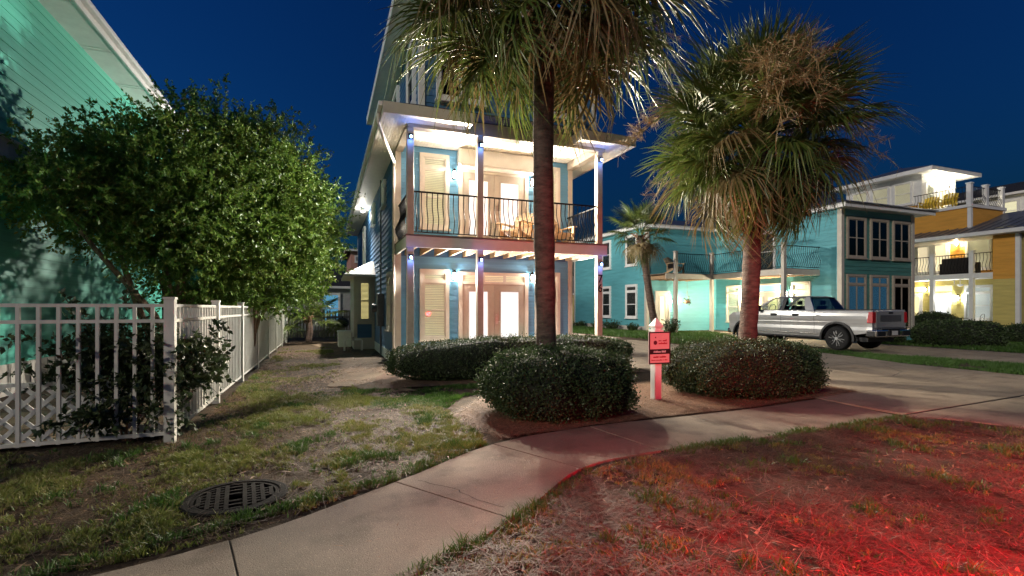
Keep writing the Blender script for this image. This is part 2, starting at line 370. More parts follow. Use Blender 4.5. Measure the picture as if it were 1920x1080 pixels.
def sconce(parent, fc, a, z, watts, col=(1, .94, .85), d=.0, size=1.0, beam=0, down=0):
    mb = MB(); P = fc.p
    fc.box(mb, a-.05*size, a+.05*size, z-.10*size, z+.10*size, d+.022, d+.045)
    fc.box(mb, a-.012, a+.012, z+.03, z+.055, d+.045, d+.13)
    c = P(a, z, d+.13); mb.lathe([(.075*size, .09*size), (.03*size, .15*size), (0.001, .17*size)], c, 8)
    for k in range(4):
        t = k*math.pi/2+.78; q = (c[0]+.062*size*math.cos(t), c[1]+.062*size*math.sin(t)); mb.bar((*q, c[2]-.10*size), (*q, c[2]+.09*size), .009)
    mb.lathe([(.055*size, -.12*size), (.062*size, -.10*size)], c, 8)
    s = mb.build('wall_lantern', iron, parent)
    g = MB(); g.lathe([(.028*size, -.09*size), (.036*size, 0), (.028*size, .08*size)], c, 8); g.build('lamp_glass', bulb, s, smooth=True)
    lamp('lantern_light', P(a, z-.0, d+.19), watts, col, s, .07)
    if beam: lamp('fill_beam', P(a, z-.02, d+.20), beam, col, s, .05, spot=R(174), aim=(fc.n[0], fc.n[1], -.22), blend=.12)  # added wide spot, carries porch light further than the lantern does
    if down: lamp('fill_downbeam', P(a, z-.03, d+.21), down, col, s, .05, spot=R(112), aim=(fc.n[0], fc.n[1], -.55), blend=.3).data.color = (1, .86, .66)  # added warm spot that brightens the ground before the house
    return s

# ------------------------------------------------------------------ ground, pavements
def catmull(P, k=5):
    P = [Vector(p) for p in P]; out = []
    Q = [P[0]*2-P[1]]+P+[P[-1]*2-P[-2]]
    for i in range(1, len(Q)-2):
        seg = []
        for j in range(k):
            t = j/k; a,b,c,d = Q[i-1],Q[i],Q[i+1],Q[i+2]
            seg.append(.5*((2*b)+(c-a)*t+(2*a-5*b+4*c-d)*t*t+(3*b-a-3*c+d)*t**3))
        seg.append(Q[i+1].copy()); out.append(seg)
    return out
def ground_sheet():
    xs = np.concatenate([np.linspace(-300, -14, 16), np.linspace(-13, 30, 173), np.linspace(32, 300, 16)])
    ys = np.concatenate([np.linspace(-300, -9, 12), np.linspace(-8, 24, 161), np.linspace(26, 600, 20)])
    V = []; nx = len(xs)
    for y in ys:
        for x in xs:
            z = gz(x, y)
            if -12 < x < 29 and -7 < y < 23: z += .012*mnoise.noise((x*.9, y*.9, 0))+.006*mnoise.noise((x*3, y*3, 5))-.014
            V.append((x, y, z))
    F = [(j*nx+i, j*nx+i+1, (j+1)*nx+i+1, (j+1)*nx+i) for j in range(len(ys)-1) for i in range(nx-1)]
    me = bpy.data.meshes.new('ground'); me.from_pydata(V, [], F); me.materials.append(soil)
    me.polygons.foreach_set('use_smooth', [True]*len(F))
    o = link('ground', me); return tag(o, kind='structure')
ground_sheet()
def slab(parent, outline, z=.03, m=concrete, name='slab'):
    n = len(outline); c = sum((Vector(p) for p in outline), Vector((0,0)))/n
    pts = []
    for p in outline:
        v = Vector(p)-c; pts.append(c+v*(1-.007/max(.2, v.length)))
    mb = MB(); v = []
    for p in pts: v.append((p.x, p.y, gz(p.x, p.y)-.12))
    for p in pts: v.append((p.x, p.y, gz(p.x, p.y)+z+random.uniform(-.002, .002)))
    mb.add(v, [tuple(range(n-1,-1,-1)), tuple(range(n, 2*n))]+[(i,(i+1)%n,n+(i+1)%n,n+i) for i in range(n)])
    return mb.build(name, m, parent, bevel=.005)
walk = thing('sidewalk', None, None); tag(walk, kind='structure')
up = [(-3.3,3.22),(-1.9,3.28),(-.58,3.6),(.56,4.3),(1.72,5.12),(3.11,5.45),(4.72,5.5),(6.1,5.58),(7.62,5.77)]
lo = [(-3.1,1.96),(-1.75,2.02),(-.28,2.37),(1.24,3.24),(2.23,4.04),(3.3,4.25),(4.6,4.25),(6.1,4.36),(7.42,4.47)]
for a, b in zip(catmull(up), catmull(lo)): slab(walk, [tuple(p) for p in a]+[tuple(p) for p in reversed(b)], .010)
jointm = mat('joint_filler', (.02,.017,.014), .9, .2, 20)
def joint(parent, p, q, z):
    m = MB(); m.bar((*p, gz(*p)+z-.03), (*q, gz(*q)+z-.03), .022, .046); m.build('joint', jointm, parent)
for p, q in list(zip(up, lo))[1:]: joint(walk, p, q, .009)
drv = thing('driveway', None, None); tag(drv, kind='structure')
rows = [[(7.64,4.5),(11.0,4.75),(14.5,5.1)], [(7.64,5.78),(11.2,6.3),(14.55,6.7)], [(8.4,8.0),(11.4,8.3),(14.6,8.6)], [(7.35,9.7),(11.6,10.4),(15.3,10.6)],
        [(7.25,12.6),(11.2,12.8),(15.9,12.9)], [(7.25,15.2),(10.6,15.2),(13.2,15.3)], [(7.25,18.5),(10.2,18.5),(11.6,18.5)], [(7.25,24),(10,24),(11.2,24)]]
for r0, r1 in zip(rows, rows[1:]):
    for i in (0, 1): joint(drv, r0[i], r0[i+1], .009); joint(drv, r0[1], r1[1], .008)
    for i in (0, 1): slab(drv, [r0[i], r0[i+1], r1[i+1], r1[i]], .010, concrete2)
joint(drv, (7.42,4.47), (14.5,5.09), .008)
apr = thing('driveway_apron', None, None); tag(apr, kind='structure')
slab(apr, [(7.44,4.46),(7.9,4.1),(8.4,2.9),(8.6,-.9),(11.6,-.9),(11.0,4.72)], .006, concrete2); slab(apr, [(11.03,4.73),(11.63,-.9),(16.2,-.9),(14.6,5.08)], .006, concrete2)
dr2 = thing('neighbour_driveway', None, None); tag(dr2, kind='structure')
r2 = [[(17.6,1.5),(22.2,1.5)],[(17.2,6.6),(21.6,6.6)],[(16.9,9.9),(21.5,9.9)],[(16.75,13.2),(21.6,13.0)],[(16.9,16.2),(21.55,15.1)],[(18.9,19.9),(21.5,19.9)]]
for r0, r1 in zip(r2, r2[1:]): slab(dr2, [r0[0], r0[1], r1[1], r1[0]], .010, concrete2)
def sheet(name, outline, z, m, kind='structure', wob=.12, sub=6):
    """flat ground patch with an uneven edge"""
    pts = []
    n = len(outline)
    for i in range(n):
        a, b = Vector(outline[i]), Vector(outline[(i+1)%n])
        for k in range(sub):
            p = a.lerp(b, k/sub); q = mnoise.noise((p.x*2.1, p.y*2.1, 3.3)); q2 = mnoise.noise((p.x*2.1, p.y*2.1, 9.3))
            pts.append((p.x+q*wob, p.y+q2*wob))
    mb = MB(); mb.add([(x, y, gz(x,y)+z) for x,y in pts], [tuple(range(len(pts)))])
    bm = bmesh.new(); me = mb.mesh(name, m, fix=False); bm.from_mesh(me); bmesh.ops.triangulate(bm, faces=bm.faces); bm.to_mesh(me); bm.free()
    return tag(link(name, me), kind=kind)
sheet('mulch_bed', [(1.9,5.3),(3.1,5.5),(6.1,5.65),(8.9,6.0),(9.1,7.6),(7.4,8.4),(5.2,8.2),(4.2,7.9),(2.6,8.0),(1.75,6.6)], .014, mulchm, wob=.08)
sheet('mulch_strip', [(.9,9.3),(3.5,9.2),(7.0,9.6),(7.15,12.5),(1.7,12.6),(1.0,10.9)], .022, mulchm)
sheet('sandy_path', [(.25,9.7),(.95,8.9),(1.5,9.0),(1.5,10.8),(1.55,20),(1.2,26),(-.7,26),(-.2,20),(.35,15),(.1,12)], .006, sand, wob=.55, sub=14)
sheet('gravel_yard', [(-6.5,6.75),(-1.75,6.75),(-1.75,9),(-6.5,9)], .020, sand)
rd = MB(); rd.box(-60, 80, -9.5, -2.2, -.05, .012); tag(rd.build('road', asphalt), kind='structure')
kb = thing('kerb', None, None); tag(kb, kind='structure')
for i in range(24):
    m = MB(); m.box(-30+i*2.5, -30+i*2.5+2.485, -2.2, -2.0, -.1, .13); m.build('kerb_stone', concrete, kb, bevel=.02)

# ------------------------------------------------------------------ the blue house
X0, X1, YP, YW, YB = 1.69, 6.78, 11.1, 12.9, 28.8
H = thing('blue_house', 'tall blue lap-sided house with lit two-level porch and iron balcony railing', 'house', (X0, YP, 0))
mb = MB(); mb.box(X0+.02, X1-.02, YW+.002, YB, 0.0, 5.95); mb.build('wall', blue_shade, H)
FW, LW, RW = front(YW), left(X0+.02), right(X1-.02)
boards(FW, H, blue, X0+.13, X1-.13, .22, 2.86); boards(FW, H, blue, X0+.13, X1-.13, 3.15, 5.74)
boards(LW, H, blue_shade, YW+.13, YB-.13, .3, 5.62)
siding(RW, H, blue_shade, YW+.13, YB-.13, .3, 5.62)
mb = MB(); mb.box(X0-.01, X1+.01, YW-.03, YB+.02, 0, .3); mb.build('foundation', white, H)
for xa, xb in ((X0-.012, X0+.13), (X1-.13, X1+.012)):
    for ya, yb in ((YW-.04, YW+.13), (YB-.13, YB+.04)):
        m = MB(); m.box(xa, xb, ya, yb, .302, 5.62); m.build('corner_board', cream, H)
# porch: slab, posts, deck, beam, ceiling
mb = MB(); mb.box(X0, X1, YP-.15, YW-.04, 0, .13); mb.build('porch_slab', concrete, H, bevel=.015)
posts = [(1.77, YP), (3.40, YP), (6.62, YP)]
for i, (px, py) in enumerate(posts):
    m = MB(); m.box(px-.075, px+.075, py-.075, py+.075, .13, 5.54); p = m.build('post', postm, H, bevel=.01)
    for z in (2.62, 5.30):
        k = MB(); k.box(px-.045, px+.045, py-.125, py-.075, z-.03, z+.06); k.box(px-.055, px+.055, py-.135, py-.075, z+.06, z+.08); lb = k.build('post_lamp', iron, p)
        k = MB(); k.lathe([(.001,-.03),(.024,-.015),(.024,.03),(.001,.045)], (px, py-.15, z), 8); k.build('lamp_glass', bulb_led, p, smooth=True)
        lamp('post_light', (px, py-.20, z-.02), 1.4, (.10, .26, 1.0), p, .03)
ZD = 3.15
mb = MB(); mb.box(X0-.02, X1+.02, YP-.12, YP-.08+.005, 2.86, ZD-.035); mb.box(X0-.02, X0+.02, YP-.08, YW-.05, 2.86, ZD-.035); mb.box(X1-.02, X1+.02, YP-.08, YW-.05, 2.86, ZD-.035)
mb.build('deck_fascia', cream, H)
n = 12
for i in range(n):
    y0 = YP-.14+i*(YW-YP+.09)/n; m = MB(); m.box(X0-.03, X1+.03, y0, y0+(YW-YP+.09)/n-.008, ZD-.034, ZD); m.build('deck_board', deckm, H)
for i in range(13):
    x = X0+.24+i*(X1-X0-.45)/12; m = MB(); m.box(x-.02, x+.02, YP-.07, YW-.04, 2.88, ZD-.036); m.build('joist', joistm, H)
mb = MB(); mb.box(X0+.02, X1-.02, YP-.10, YP+.10, 5.54, 5.82); mb.box(X0-.01, X0+.17, YP+.10, YW-.05, 5.54, 5.82); mb.box(X1-.17, X1+.01, YP+.10, YW-.05, 5.54, 5.82)
mb.build('beam', postm, H)
npl = 56; cw = (X1-X0-.36)/npl
mb = MB()
for i in range(npl):
    x = X0+.18+i*cw; mb.box(x, x+cw-.012, YP+.101, YW-.03, 5.74, 5.76)
mb.box(X0+.18, X1-.18, YP+.101, YW-.03, 5.752, 5.80)
mb.build('porch_ceiling', ceil, H)
railing(H, (1.845, YP), (3.325, YP), ZD); railing(H, (3.475, YP), (6.545, YP), ZD)
railing(H, (1.77, YP+.08), (1.77, YW-.05), ZD, out=(-1,0)); railing(H, (6.62, YP+.08), (6.62, YW-.05), ZD, out=(1,0))
# ground floor openings
window(FW, H, 2.30, 3.08, .66, 2.53, lit_warm, transom=2.20)
window(FW, H, 5.58, 6.36, .66, 2.53, lit_warm, transom=2.20)
window(FW, H, 2.30, 3.08, 3.60, 5.57, lit_warm, transom=5.20)
window(FW, H, 5.58, 6.36, 3.60, 5.57, lit_warm, transom=5.20)
def entrance(z0, ztop, zt):
    m = MB(); B = FW.box
    B(m, 3.34, 3.44, z0, ztop, 0, .10); B(m, 5.26, 5.36, z0, ztop, 0, .10); B(m, 3.44, 5.26, ztop-.09, ztop, 0, .104); B(m, 3.44, 5.26, zt, zt+.07, 0, .09)
    f = m.build('door_frame', cream, H)
    m = MB(); B(m, 3.44, 5.26, zt+.07, ztop-.09, .026, .030); m.build('room', lit_warm, f)
    m = MB()
    for k in range(3): a = 3.44+k*(1.82/3); B(m, a, a+.035, zt+.07, ztop-.09, .05, .078); B(m, a+1.82/3-.035, a+1.82/3, zt+.07, ztop-.09, .05, .078)
    m.build('sash', cream, f)
    m = MB(); B(m, 3.45, 5.25, zt+.08, ztop-.10, .060, .063); m.build('pane', pane, f)
    m = MB()
    for k in range(int((ztop-.09-zt-.07)/.045)):
        z = zt+.09+k*.045; B(m, 3.46, 5.24, z, z+.022, .034, .046)
    m.build('blinds', blindm, f, stuff=True)
    door(FW, H, 3.44, 4.35, z0, zt, lit_cool); door(FW, H, 4.35, 5.26, z0, zt, lit_cool, handle=4.42)
entrance(.15, 2.48, 2.16); entrance(ZD+.02, 5.60, 5.18)
mb = MB(); mb.box(3.30, 5.52, YW-.34, YW-.03, 5.32, 5.70); mb.box(3.27, 5.55, YW-.36, YW-.34, 5.30, 5.72); s = mb.build('shutter_box', cream, H, bevel=.02)
mb = MB(); mb.box(3.32, 5.50, YW-.335, YW-.05, 5.26, 5.318); mb.build('shutter_slot', white, s)
for z in (2.36, 5.06):
    for a in (3.21, 5.47): sconce(H, FW, a, z, 10, beam=(150 if z < 3 else 55), down=(120 if z < 3 else 700))
lamp('fill_sidebeam', (3.05, YW-.24, 5.06), 470, (1,.94,.85), H, .05, spot=R(52), aim=(-1,-.30,-.16), blend=.5)  # added spots without a fixture, they brighten the left tree and fence
lamp('fill_sidebeam', (3.05, YW-.24, 2.36), 300, (1,.94,.85), H, .05, spot=R(56), aim=(-1,-.30,-.10), blend=.5)
# side: soffit, fascia, gutters, downpipe, upper roof
EX = 1.15
mb = MB(); mb.box(EX, X0+.02, YP-.55, YB+.5, 5.62, 5.66); mb.box(X0+.02, X0+1.35, YP-.55, YP-.102, 5.62, 5.66); mb.box(X1-.02, X1+.55, YP-.55, YB+.5, 5.62, 5.66); mb.box(X1-.95, X1-.02, YP-.55, YP-.102, 5.62, 5.66)
for i in range(9):
    x = EX+.05+i*.06; mb.box(x, x+.045, YP-.54, YP+3, 5.612, 5.62)
mb.build('soffit', ceil, H)
mb = MB(); mb.box(EX-.03, EX, YP-.58, YB+.5, 5.60, 5.84); mb.box(EX, X0+1.35, YP-.58, YP-.55, 5.60, 5.84); mb.box(X1-.95, X1+.55, YP-.58, YP-.55, 5.60, 5.84); mb.box(X1+.55, X1+.58, YP-.58, YB+.5, 5.60, 5.84)
mb.box(X0+1.35, X0+1.38, YP-.58, YP-.10, 5.60, 5.84); mb.box(X1-.98, X1-.95, YP-.58, YP-.10, 5.60, 5.84)
mb.build('fascia', cream, H)
mb = MB(); mb.box(EX-.12, EX-.032, YP-.55, YB+.4, 5.74, 5.84); mb.build('gutter', white, H, bevel=.015)
mb = MB(); mb.tube([(EX-.08, YP-.1, 5.74), (EX-.08, YP-.1, 5.55), (EX+.1, YP+.4, 5.36), (X0-.06, YW-.15, 5.22), (X0-.06, YW-.06, 5.1), (X0-.06, YW-.06, .2)], .04, 8); mb.build('downpipe', cream, H)
mb = MB(); mb.hexa([(EX, YP-.55, 5.842), (X1+.55, YP-.55, 5.842), (X1+.55, YB+.5, 5.842), (EX, YB+.5, 5.842)], [(X0+.26, YP-.1, 6.06), (X1-.26, YP-.1, 6.06), (X1-.26, YB, 6.06), (X0+.26, YB, 6.06)]); mb.build('roof', darkroof, H)
TX0, TX1, TY0, TY1 = 1.97, 6.5, 11.05, 18.0
mb = MB(); mb.box(TX0+.02, TX1-.02, TY0+.02, TY1-.02, 5.82, 8.2); mb.build('upper_wall', blue_shade, H)
FT, LT = front(TY0+.02), left(TX0+.02)
boards(FT, H, blue_shade, TX0+.12, TX1-.12, 5.83, 8.15); boards(LT, H, blue_shade, TY0+.12, TY1-.12, 6.0, 8.15)
for xa, xb, ya, yb in ((TX0-.012, TX0+.12, TY0-.02, TY0+.13), (TX1-.12, TX1+.012, TY0-.02, TY0+.13), (TX0-.012, TX0+.12, TY1-.13, TY1+.01)):
    m = MB(); m.box(xa, xb, ya, yb, 5.9, 8.16); m.build('corner_board', white, H)
m = MB(); FT.box(m, TX0+.12, TX1-.12, 5.825, 6.02, .0, .05); m.build('band_board', cream, H)
window(FT, H, 2.35, 3.5, 6.25, 7.85, dark, blinds=False, trim=white, cols=2, gl=darkpane); window(FT, H, 4.9, 6.1, 6.25, 7.85, dark, blinds=False, trim=white, cols=2, gl=darkpane)
window(LT, H, 11.5, 12.5, 6.3, 7.85, dark, blinds=False, trim=white, gl=darkpane); window(LT, H, 14.2, 15.2, 6.3, 7.85, dark, blinds=False, trim=white, gl=darkpane)
mb = MB(); mb.box(1.42, 7.05, 10.5, 18.5, 8.2, 8.24); mb.build('upper_soffit', white, H)
mb = MB(); mb.box(1.39, 1.42, 10.47, 18.53, 8.17, 8.42); mb.box(7.05, 7.08, 10.47, 18.53, 8.17, 8.42); mb.box(1.42, 7.05, 10.47, 10.5, 8.17, 8.42); mb.box(1.42, 7.05, 18.5, 18.53, 8.17, 8.42); mb.build('upper_fascia', white, H)
mb = MB(); mb.hexa([(1.40,10.48,8.43),(7.07,10.48,8.43),(7.07,18.52,8.43),(1.40,18.52,8.43)], [(4.1,13.2,9.9),(4.4,13.2,9.9),(4.4,15.8,9.9),(4.1,15.8,9.9)]); mb.build('upper_roof', darkroof, H)
# side windows, lit; bay
window(LW, H, 13.6, 14.3, .9, 2.5, lit_warm, transom=2.2, trim=cream)
window(LW, H, 15.0, 15.7, 4.6, 5.35, lit_warm, blinds=False, trim=white, mid=0)
window(LW, H, 18.4, 19.2, 4.6, 5.35, lit_warm, blinds=False, trim=white, mid=0)
window(LW, H, 23.0, 24.0, 3.4, 5.2, lit_warm, trim=white)
m = MB(); m.lathe([(.07,5.61),(.07,5.57),(.10,5.50),(.10,5.47)], (1.42,21.0,0), 12); el = m.build('eave_lamp', white, H)
m = MB(); m.lathe([(.001,5.46),(.05,5.44),(.06,5.48)], (1.42,21.0,0), 10); m.build('lamp_glass', eavebulb, el)
lamp('eave_light', (1.42,21.0,5.30), 9, (1,.93,.82), el, .06)
lamp('eave_beam', (1.36,21.0,5.34), 900, (1,.93,.82), el, .06, spot=R(128), aim=(-1,-.5,-.75), blend=.35)
m = MB(); m.lathe([(.07,5.61),(.07,5.57),(.10,5.50),(.10,5.47)], (7.05,19.5,0), 12); er = m.build('eave_lamp', white, H)  # unseen eave lamp, added to light the teal side wall
m = MB(); m.lathe([(.001,5.46),(.05,5.44),(.06,5.48)], (7.05,19.5,0), 10); m.build('lamp_glass', eavebulb, er)
lamp('eave_beam', (7.10,19.5,5.34), 900, (1,.93,.82), er, .06, spot=R(128), aim=(1,.12,-.62), blend=.35)
BX, BY0, BY1 = .98, 18.7, 21.4
mb = MB(); mb.box(BX+.02, X0+.02, BY0+.02, BY1, 0, 2.66); bw = mb.build('bay_wall', blue_shade, H)
FB = front(BY0+.02); m = MB(); B = FB.box
B(m, BX, BX+.1, .0, 2.66, 0, .03); B(m, X0-.1, X0-.005, .0, 2.66, 0, .03); B(m, BX+.1, X0-.1, .0, .42, 0, .026); B(m, BX+.1, X0-.1, .92, 1.02, 0, .026); B(m, BX+.1, X0-.1, 2.52, 2.66, 0, .026); m.build('bay_trim', cream, H)
window(FB, H, BX+.10, X0-.10, 1.0, 2.54, lit_yel, casing=.09)
mb = MB(); mb.box(BX-.02, BX+.02, BY0+.05, BY1, 0, 2.66); mb.build('bay_side_trim', cream, H)
mb = MB(); mb.hexa([(.62,BY0-.35,2.64),(X0-.005,BY0-.35,2.64),(X0-.005,BY1+.3,2.64),(.62,BY1+.3,2.64)], [(.62,BY0-.35,2.72),(X0-.005,BY0-.35,2.72),(X0-.005,BY1+.3,2.72),(.62,BY1+.3,2.72)]); mb.build('bay_soffit', cream, H)
mb = MB(); mb.hexa([(.60,BY0-.37,2.722),(X0-.005,BY0-.37,2.722),(X0-.005,BY1+.32,2.722),(.60,BY1+.32,2.722)], [(X0-.1,BY0+.3,3.25),(X0-.005,BY0+.3,3.25),(X0-.005,BY1-.3,3.25),(X0-.1,BY1-.3,3.25)]); mb.build('bay_roof', roofm, H)
mb = MB(); mb.box(X0-.20, X0-.006, 15.6, 15.95, .95, 1.95); mb.lathe([(.13,0),(.13,.1),(.1,.16),(.001,.16)], (X0-.36, 15.78, 1.5), 16, 'x'); mb.tube([(X0-.08, 15.78, .95), (X0-.08, 15.78, .05)], .03, 8); mb.tube([(X0-.08, 15.78, 1.95), (X0-.08, 15.78, 5.5)], .025, 8)
mb.build('meter_box', greybox, H, bevel=.01)
# house number 76 on the right-hand post
def text_mesh(txt, size, m, extr=.004):
    c = bpy.data.curves.new('txt', 'FONT'); c.body = txt; c.size = size; c.extrude = extr; c.align_x = 'CENTER'; c.resolution_u = 3
    t = bpy.data.objects.new('txt', c); COL.objects.link(t); dg = bpy.context.evaluated_depsgraph_get(); dg.update()
    me = bpy.data.meshes.new_from_object(t.evaluated_get(dg)); bpy.data.objects.remove(t); me.materials.clear(); me.materials.append(m); return me
for ch, z in (('7', 2.16), ('6', 1.92)): inst('house_number', text_mesh(ch, .30, iron), H, (6.62, YP-.082, z), (R(90), 0, 0))

# ------------------------------------------------------------------ sea-green house on the left
GX, GE = -5.1, 7.35
G = thing('green_house', 'sea-green lap-sided house with white eave behind the fence trees', 'house', (GX, 8, 0))
mb = MB(); mb.box(-14, GX-.02, 7.2, 19.5, 0, GE); mb.build('wall', green, G)
FG = right(GX-.02)
boards(FG, G, green, 7.3, 19.4, .56, GE, .19)
siding(front(7.2), G, green, -13.9, GX-.12, .56, GE, .19)
m = MB(); m.box(GX-.12, GX+.01, 7.14, 7.3, .54, GE); m.build('corner_board', white, G)
mb = MB(); FG.box(mb, 7.2, 19.5, 0, .54, .0, .03); mb.build('foundation', cream, G)
mb = MB()
for k in range(20): FG.box(mb, 7.4+k*.6, 7.4+k*.6+.02, .02, .53, .03, .04)
mb.build('foundation_batten', cream, G)
mb = MB(); FG.box(mb, 7.2, 14.0, 4.0, 4.30, .03, .16); FG.box(mb, 7.2, 14.0, 4.30, 4.34, .03, .22); mb.build('belt_board', white, G)
mb = MB(); mb.box(GX-.02, GX+.62, 6.6, 19.8, GE, GE+.03)
for k in range(6): mb.box(GX, GX+.6, 7.6+k*2.0, 7.65+k*2.0, GE-.006, GE); mb.box(GX, GX+.6, 7.75+k*2.0, 7.78+k*2.0, GE-.006, GE)
mb.build('soffit', white, G)
mb = MB(); mb.box(GX+.62, GX+.66, 6.6, 19.8, GE-.03, GE+.2); mb.build('fascia', white, G)
mb = MB(); mb.box(GX+.662, GX+.78, 6.6, 19.8, GE+.09, GE+.21); mb.build('gutter', white, G, bevel=.02)
mb = MB(); mb.hexa([(-14,6.6,GE+.032),(GX+.61,6.6,GE+.032),(GX+.61,19.8,GE+.032),(-14,19.8,GE+.032)], [(-14,6.6,GE+3),(-9.5,6.6,GE+3),(-9.5,19.8,GE+3),(-14,19.8,GE+3)]); mb.build('roof', darkroof, G)

# ------------------------------------------------------------------ teal house with the corner deck
TB = .26
T = thing('teal_house', 'teal two-storey house with angled corner deck behind the pickup truck', 'house', (16.2, 22.2, TB))
mb = MB(); mb.box(16.22, 27.5, 22.22, 30.4, 0, 5.85); mb.box(21.02, 25.88, 14.92, 22.22, 0, 5.85); mb.build('wall', teal, T)
LA, FA, LB, FBT = left(16.22), front(22.22), left(21.02), front(14.92)
siding(LA, T, teal, 22.35, 30.3, TB+.25, 5.85); siding(FA, T, teal, 16.35, 21.0, TB+.02, 5.85, name='siding')
siding(LB, T, teal, 15.06, 22.2, TB+.02, 5.85); siding(FBT, T, teal_shade, 21.15, 25.76, TB+.02, 5.6)
for xa, xb, ya, yb in ((16.18,16.35,22.16,22.36), (16.18,16.35,30.28,30.45), (20.98,21.15,14.86,15.06), (25.75,25.92,14.86,15.06)):
    m = MB(); m.box(xa, xb, ya, yb, TB, 5.86); m.build('corner_board', cream, T)
mb = MB(); LA.box(mb, 22.3, 30.3, TB, TB+.25, 0, .03); mb.build('foundation', cream, T)
for a0, a1 in ((23.0, 24.1), (25.7, 26.7)):
    window(LA, T, a0, a1, .95, 2.85, dark, transom=2.45, trim=white, gl=darkpane); window(LA, T, a0, a1, 3.9, 5.65, dark, trim=white, gl=darkpane)
# front wing: tall paired windows over three tall windows
for k in range(3):
    a = 21.32+k*1.52
    window(FBT, T, a, a+1.22, 3.72, 5.52, dark, blinds=False, trim=postm, cols=2, gl=darkpane, casing=.09)
    window(FBT, T, a, a+1.22, .55, 3.0, (lit_blue, lit_blue, dark)[k], transom=2.55, blinds=False, trim=postm, cols=2, gl=darkpane, casing=.09, mid=0)
mb = MB(); mb.box(20.55, 26.5, 14.4, 22, 5.86, 5.9); mb.box(15.75, 28, 21.8, 30.9, 5.862, 5.9); mb.build('soffit', white, T)
mb = MB(); mb.box(20.5, 26.55, 14.35, 14.4, 5.82, 6.0); mb.box(20.5, 20.55, 14.4, 22, 5.82, 6.0); mb.box(15.7, 15.75, 21.8, 30.9, 5.82, 6.0); mb.box(15.75, 20.5, 21.75, 21.8, 5.82, 6.0); mb.build('fascia', white, T)
mb = MB(); mb.hexa([(20.4,14.25,6.0),(26.65,14.25,6.0),(26.65,24,6.0),(20.4,24,6.0)], [(23.4,17,6.9),(23.6,17,6.9),(23.6,24,6.9),(23.4,24,6.9)])
mb.hexa([(15.6,21.65,6.002),(28.1,21.65,6.002),(28.1,31,6.002),(15.6,31,6.002)], [(19.5,26,7.2),(24.5,26,7.2),(24.5,26.4,7.2),(19.5,26.4,7.2)])
for k in range(16): x = 20.6+k*.4; mb.bar((x,14.25,6.02),(min(max(x,23.4),23.6)*.5+x*.5,15.6,6.46),.03,.04)
mb.build('roof', roofm, T)
# deck
ZT = 3.27; dk = [(15.9,20.2),(18.8,20.2),(18.8,15.9),(21.0,15.9),(21.0,22.2),(15.9,22.2)]
mb = MB(); mb.poly(dk, ZT-.04, ZT); mb.build('deck', deckm, T)
mb = MB()
for a, b in zip(dk[:3], dk[1:4]):
    mb.bar((*a, 3.12), (*b, 3.12), .05, .25)
mb.build('deck_fascia', cream, T)
mb = MB()
for k in range(9): mb.box(18.85, 21, 16.2+k*.45, 16.24+k*.45, 3.0, ZT-.042)
for k in range(7): mb.box(16.1+k*.45, 16.14+k*.45, 20.25, 22.2, 3.0, ZT-.042)
mb.build('joists', joistm, T)
for x, y in ((16.5,20.2),(18.8,20.2),(18.8,15.9)):
    m = MB(); m.box(x-.08, x+.08, y-.08, y+.08, gz(x,y), ZT+1.08); m.box(x-.1, x+.1, y-.1, y+.1, ZT+1.08, ZT+1.12); m.build('post', cream, T, bevel=.008)
railing(T, (16.58,20.2), (18.72,20.2), ZT, 1.0, .13)
railing(T, (18.8,20.12), (18.8,15.98), ZT, 1.0, .13, out=(-1,0)); railing(T, (18.88,15.9), (21.0,15.9), ZT, 1.0, .13)
# doors and windows under the deck, facing the drive
window(LB, T, 20.4, 21.4, .75, 2.75, lit_warm, transom=2.35); window(LB, T, 16.3, 17.3, .75, 2.75, lit_warm, transom=2.3)
mb = MB(); LB.box(mb, 17.75, 17.85, TB, 2.75, 0, .1); LB.box(mb, 19.75, 19.85, TB, 2.75, 0, .1); LB.box(mb, 17.85, 19.75, 2.66, 2.75, 0, .104); LB.box(mb, 17.85, 19.75, 2.28, 2.36, 0, .09); f = mb.build('door_frame', cream, T)
mb = MB(); LB.box(mb, 17.85, 19.75, 2.36, 2.66, .03, .05); mb.build('pane', lit_blue, f)
door(LB, T, 17.85, 18.8, TB+.05, 2.28, lit_yel); door(LB, T, 18.8, 19.75, TB+.05, 2.28, lit_yel)
sconce(T, LB, 20.1, 2.2, 150, (1,.86,.6), d=.03, size=1.2); sconce(T, LB, 17.5, 2.2, 150, (1,.86,.6), d=.03, size=1.2)
window(LB, T, 18.2, 19.4, 3.35, 5.4, dark, trim=white, gl=darkpane)
mb = MB(); FA.box(mb, 16.75, 16.85, TB, 2.45, 0, .09); FA.box(mb, 17.6, 17.7, TB, 2.45, 0, .09); FA.box(mb, 16.85, 17.6, 2.35, 2.45, 0, .09); mb.build('door_frame', cream, T)
door(FA, T, 16.85, 17.6, TB+.05, 2.35, lit_warm, m=cream)
sconce(T, FA, 17.95, 1.95, 60, (1,.86,.6), d=.03)
mb = MB(); mb.lathe([(.02,0),(.13,.02),(.16,.14),(.15,.16),(.001,.15)], (18.5, 21.7, 1.75), 12)
for k in range(3): t = k*2.1; mb.tube([(18.5+.14*math.cos(t), 21.7+.14*math.sin(t), 1.9), (18.5, 21.7, 2.5)], .006, 4)
mb.tube([(18.5,21.7,2.5),(18.5,21.7,3.0)], .006, 4)
hb = thing('hanging_basket', 'small hanging fern basket under the teal deck', 'plant', (18.5, 21.7, 1.75)); mb.build('pot', bootm, hb)

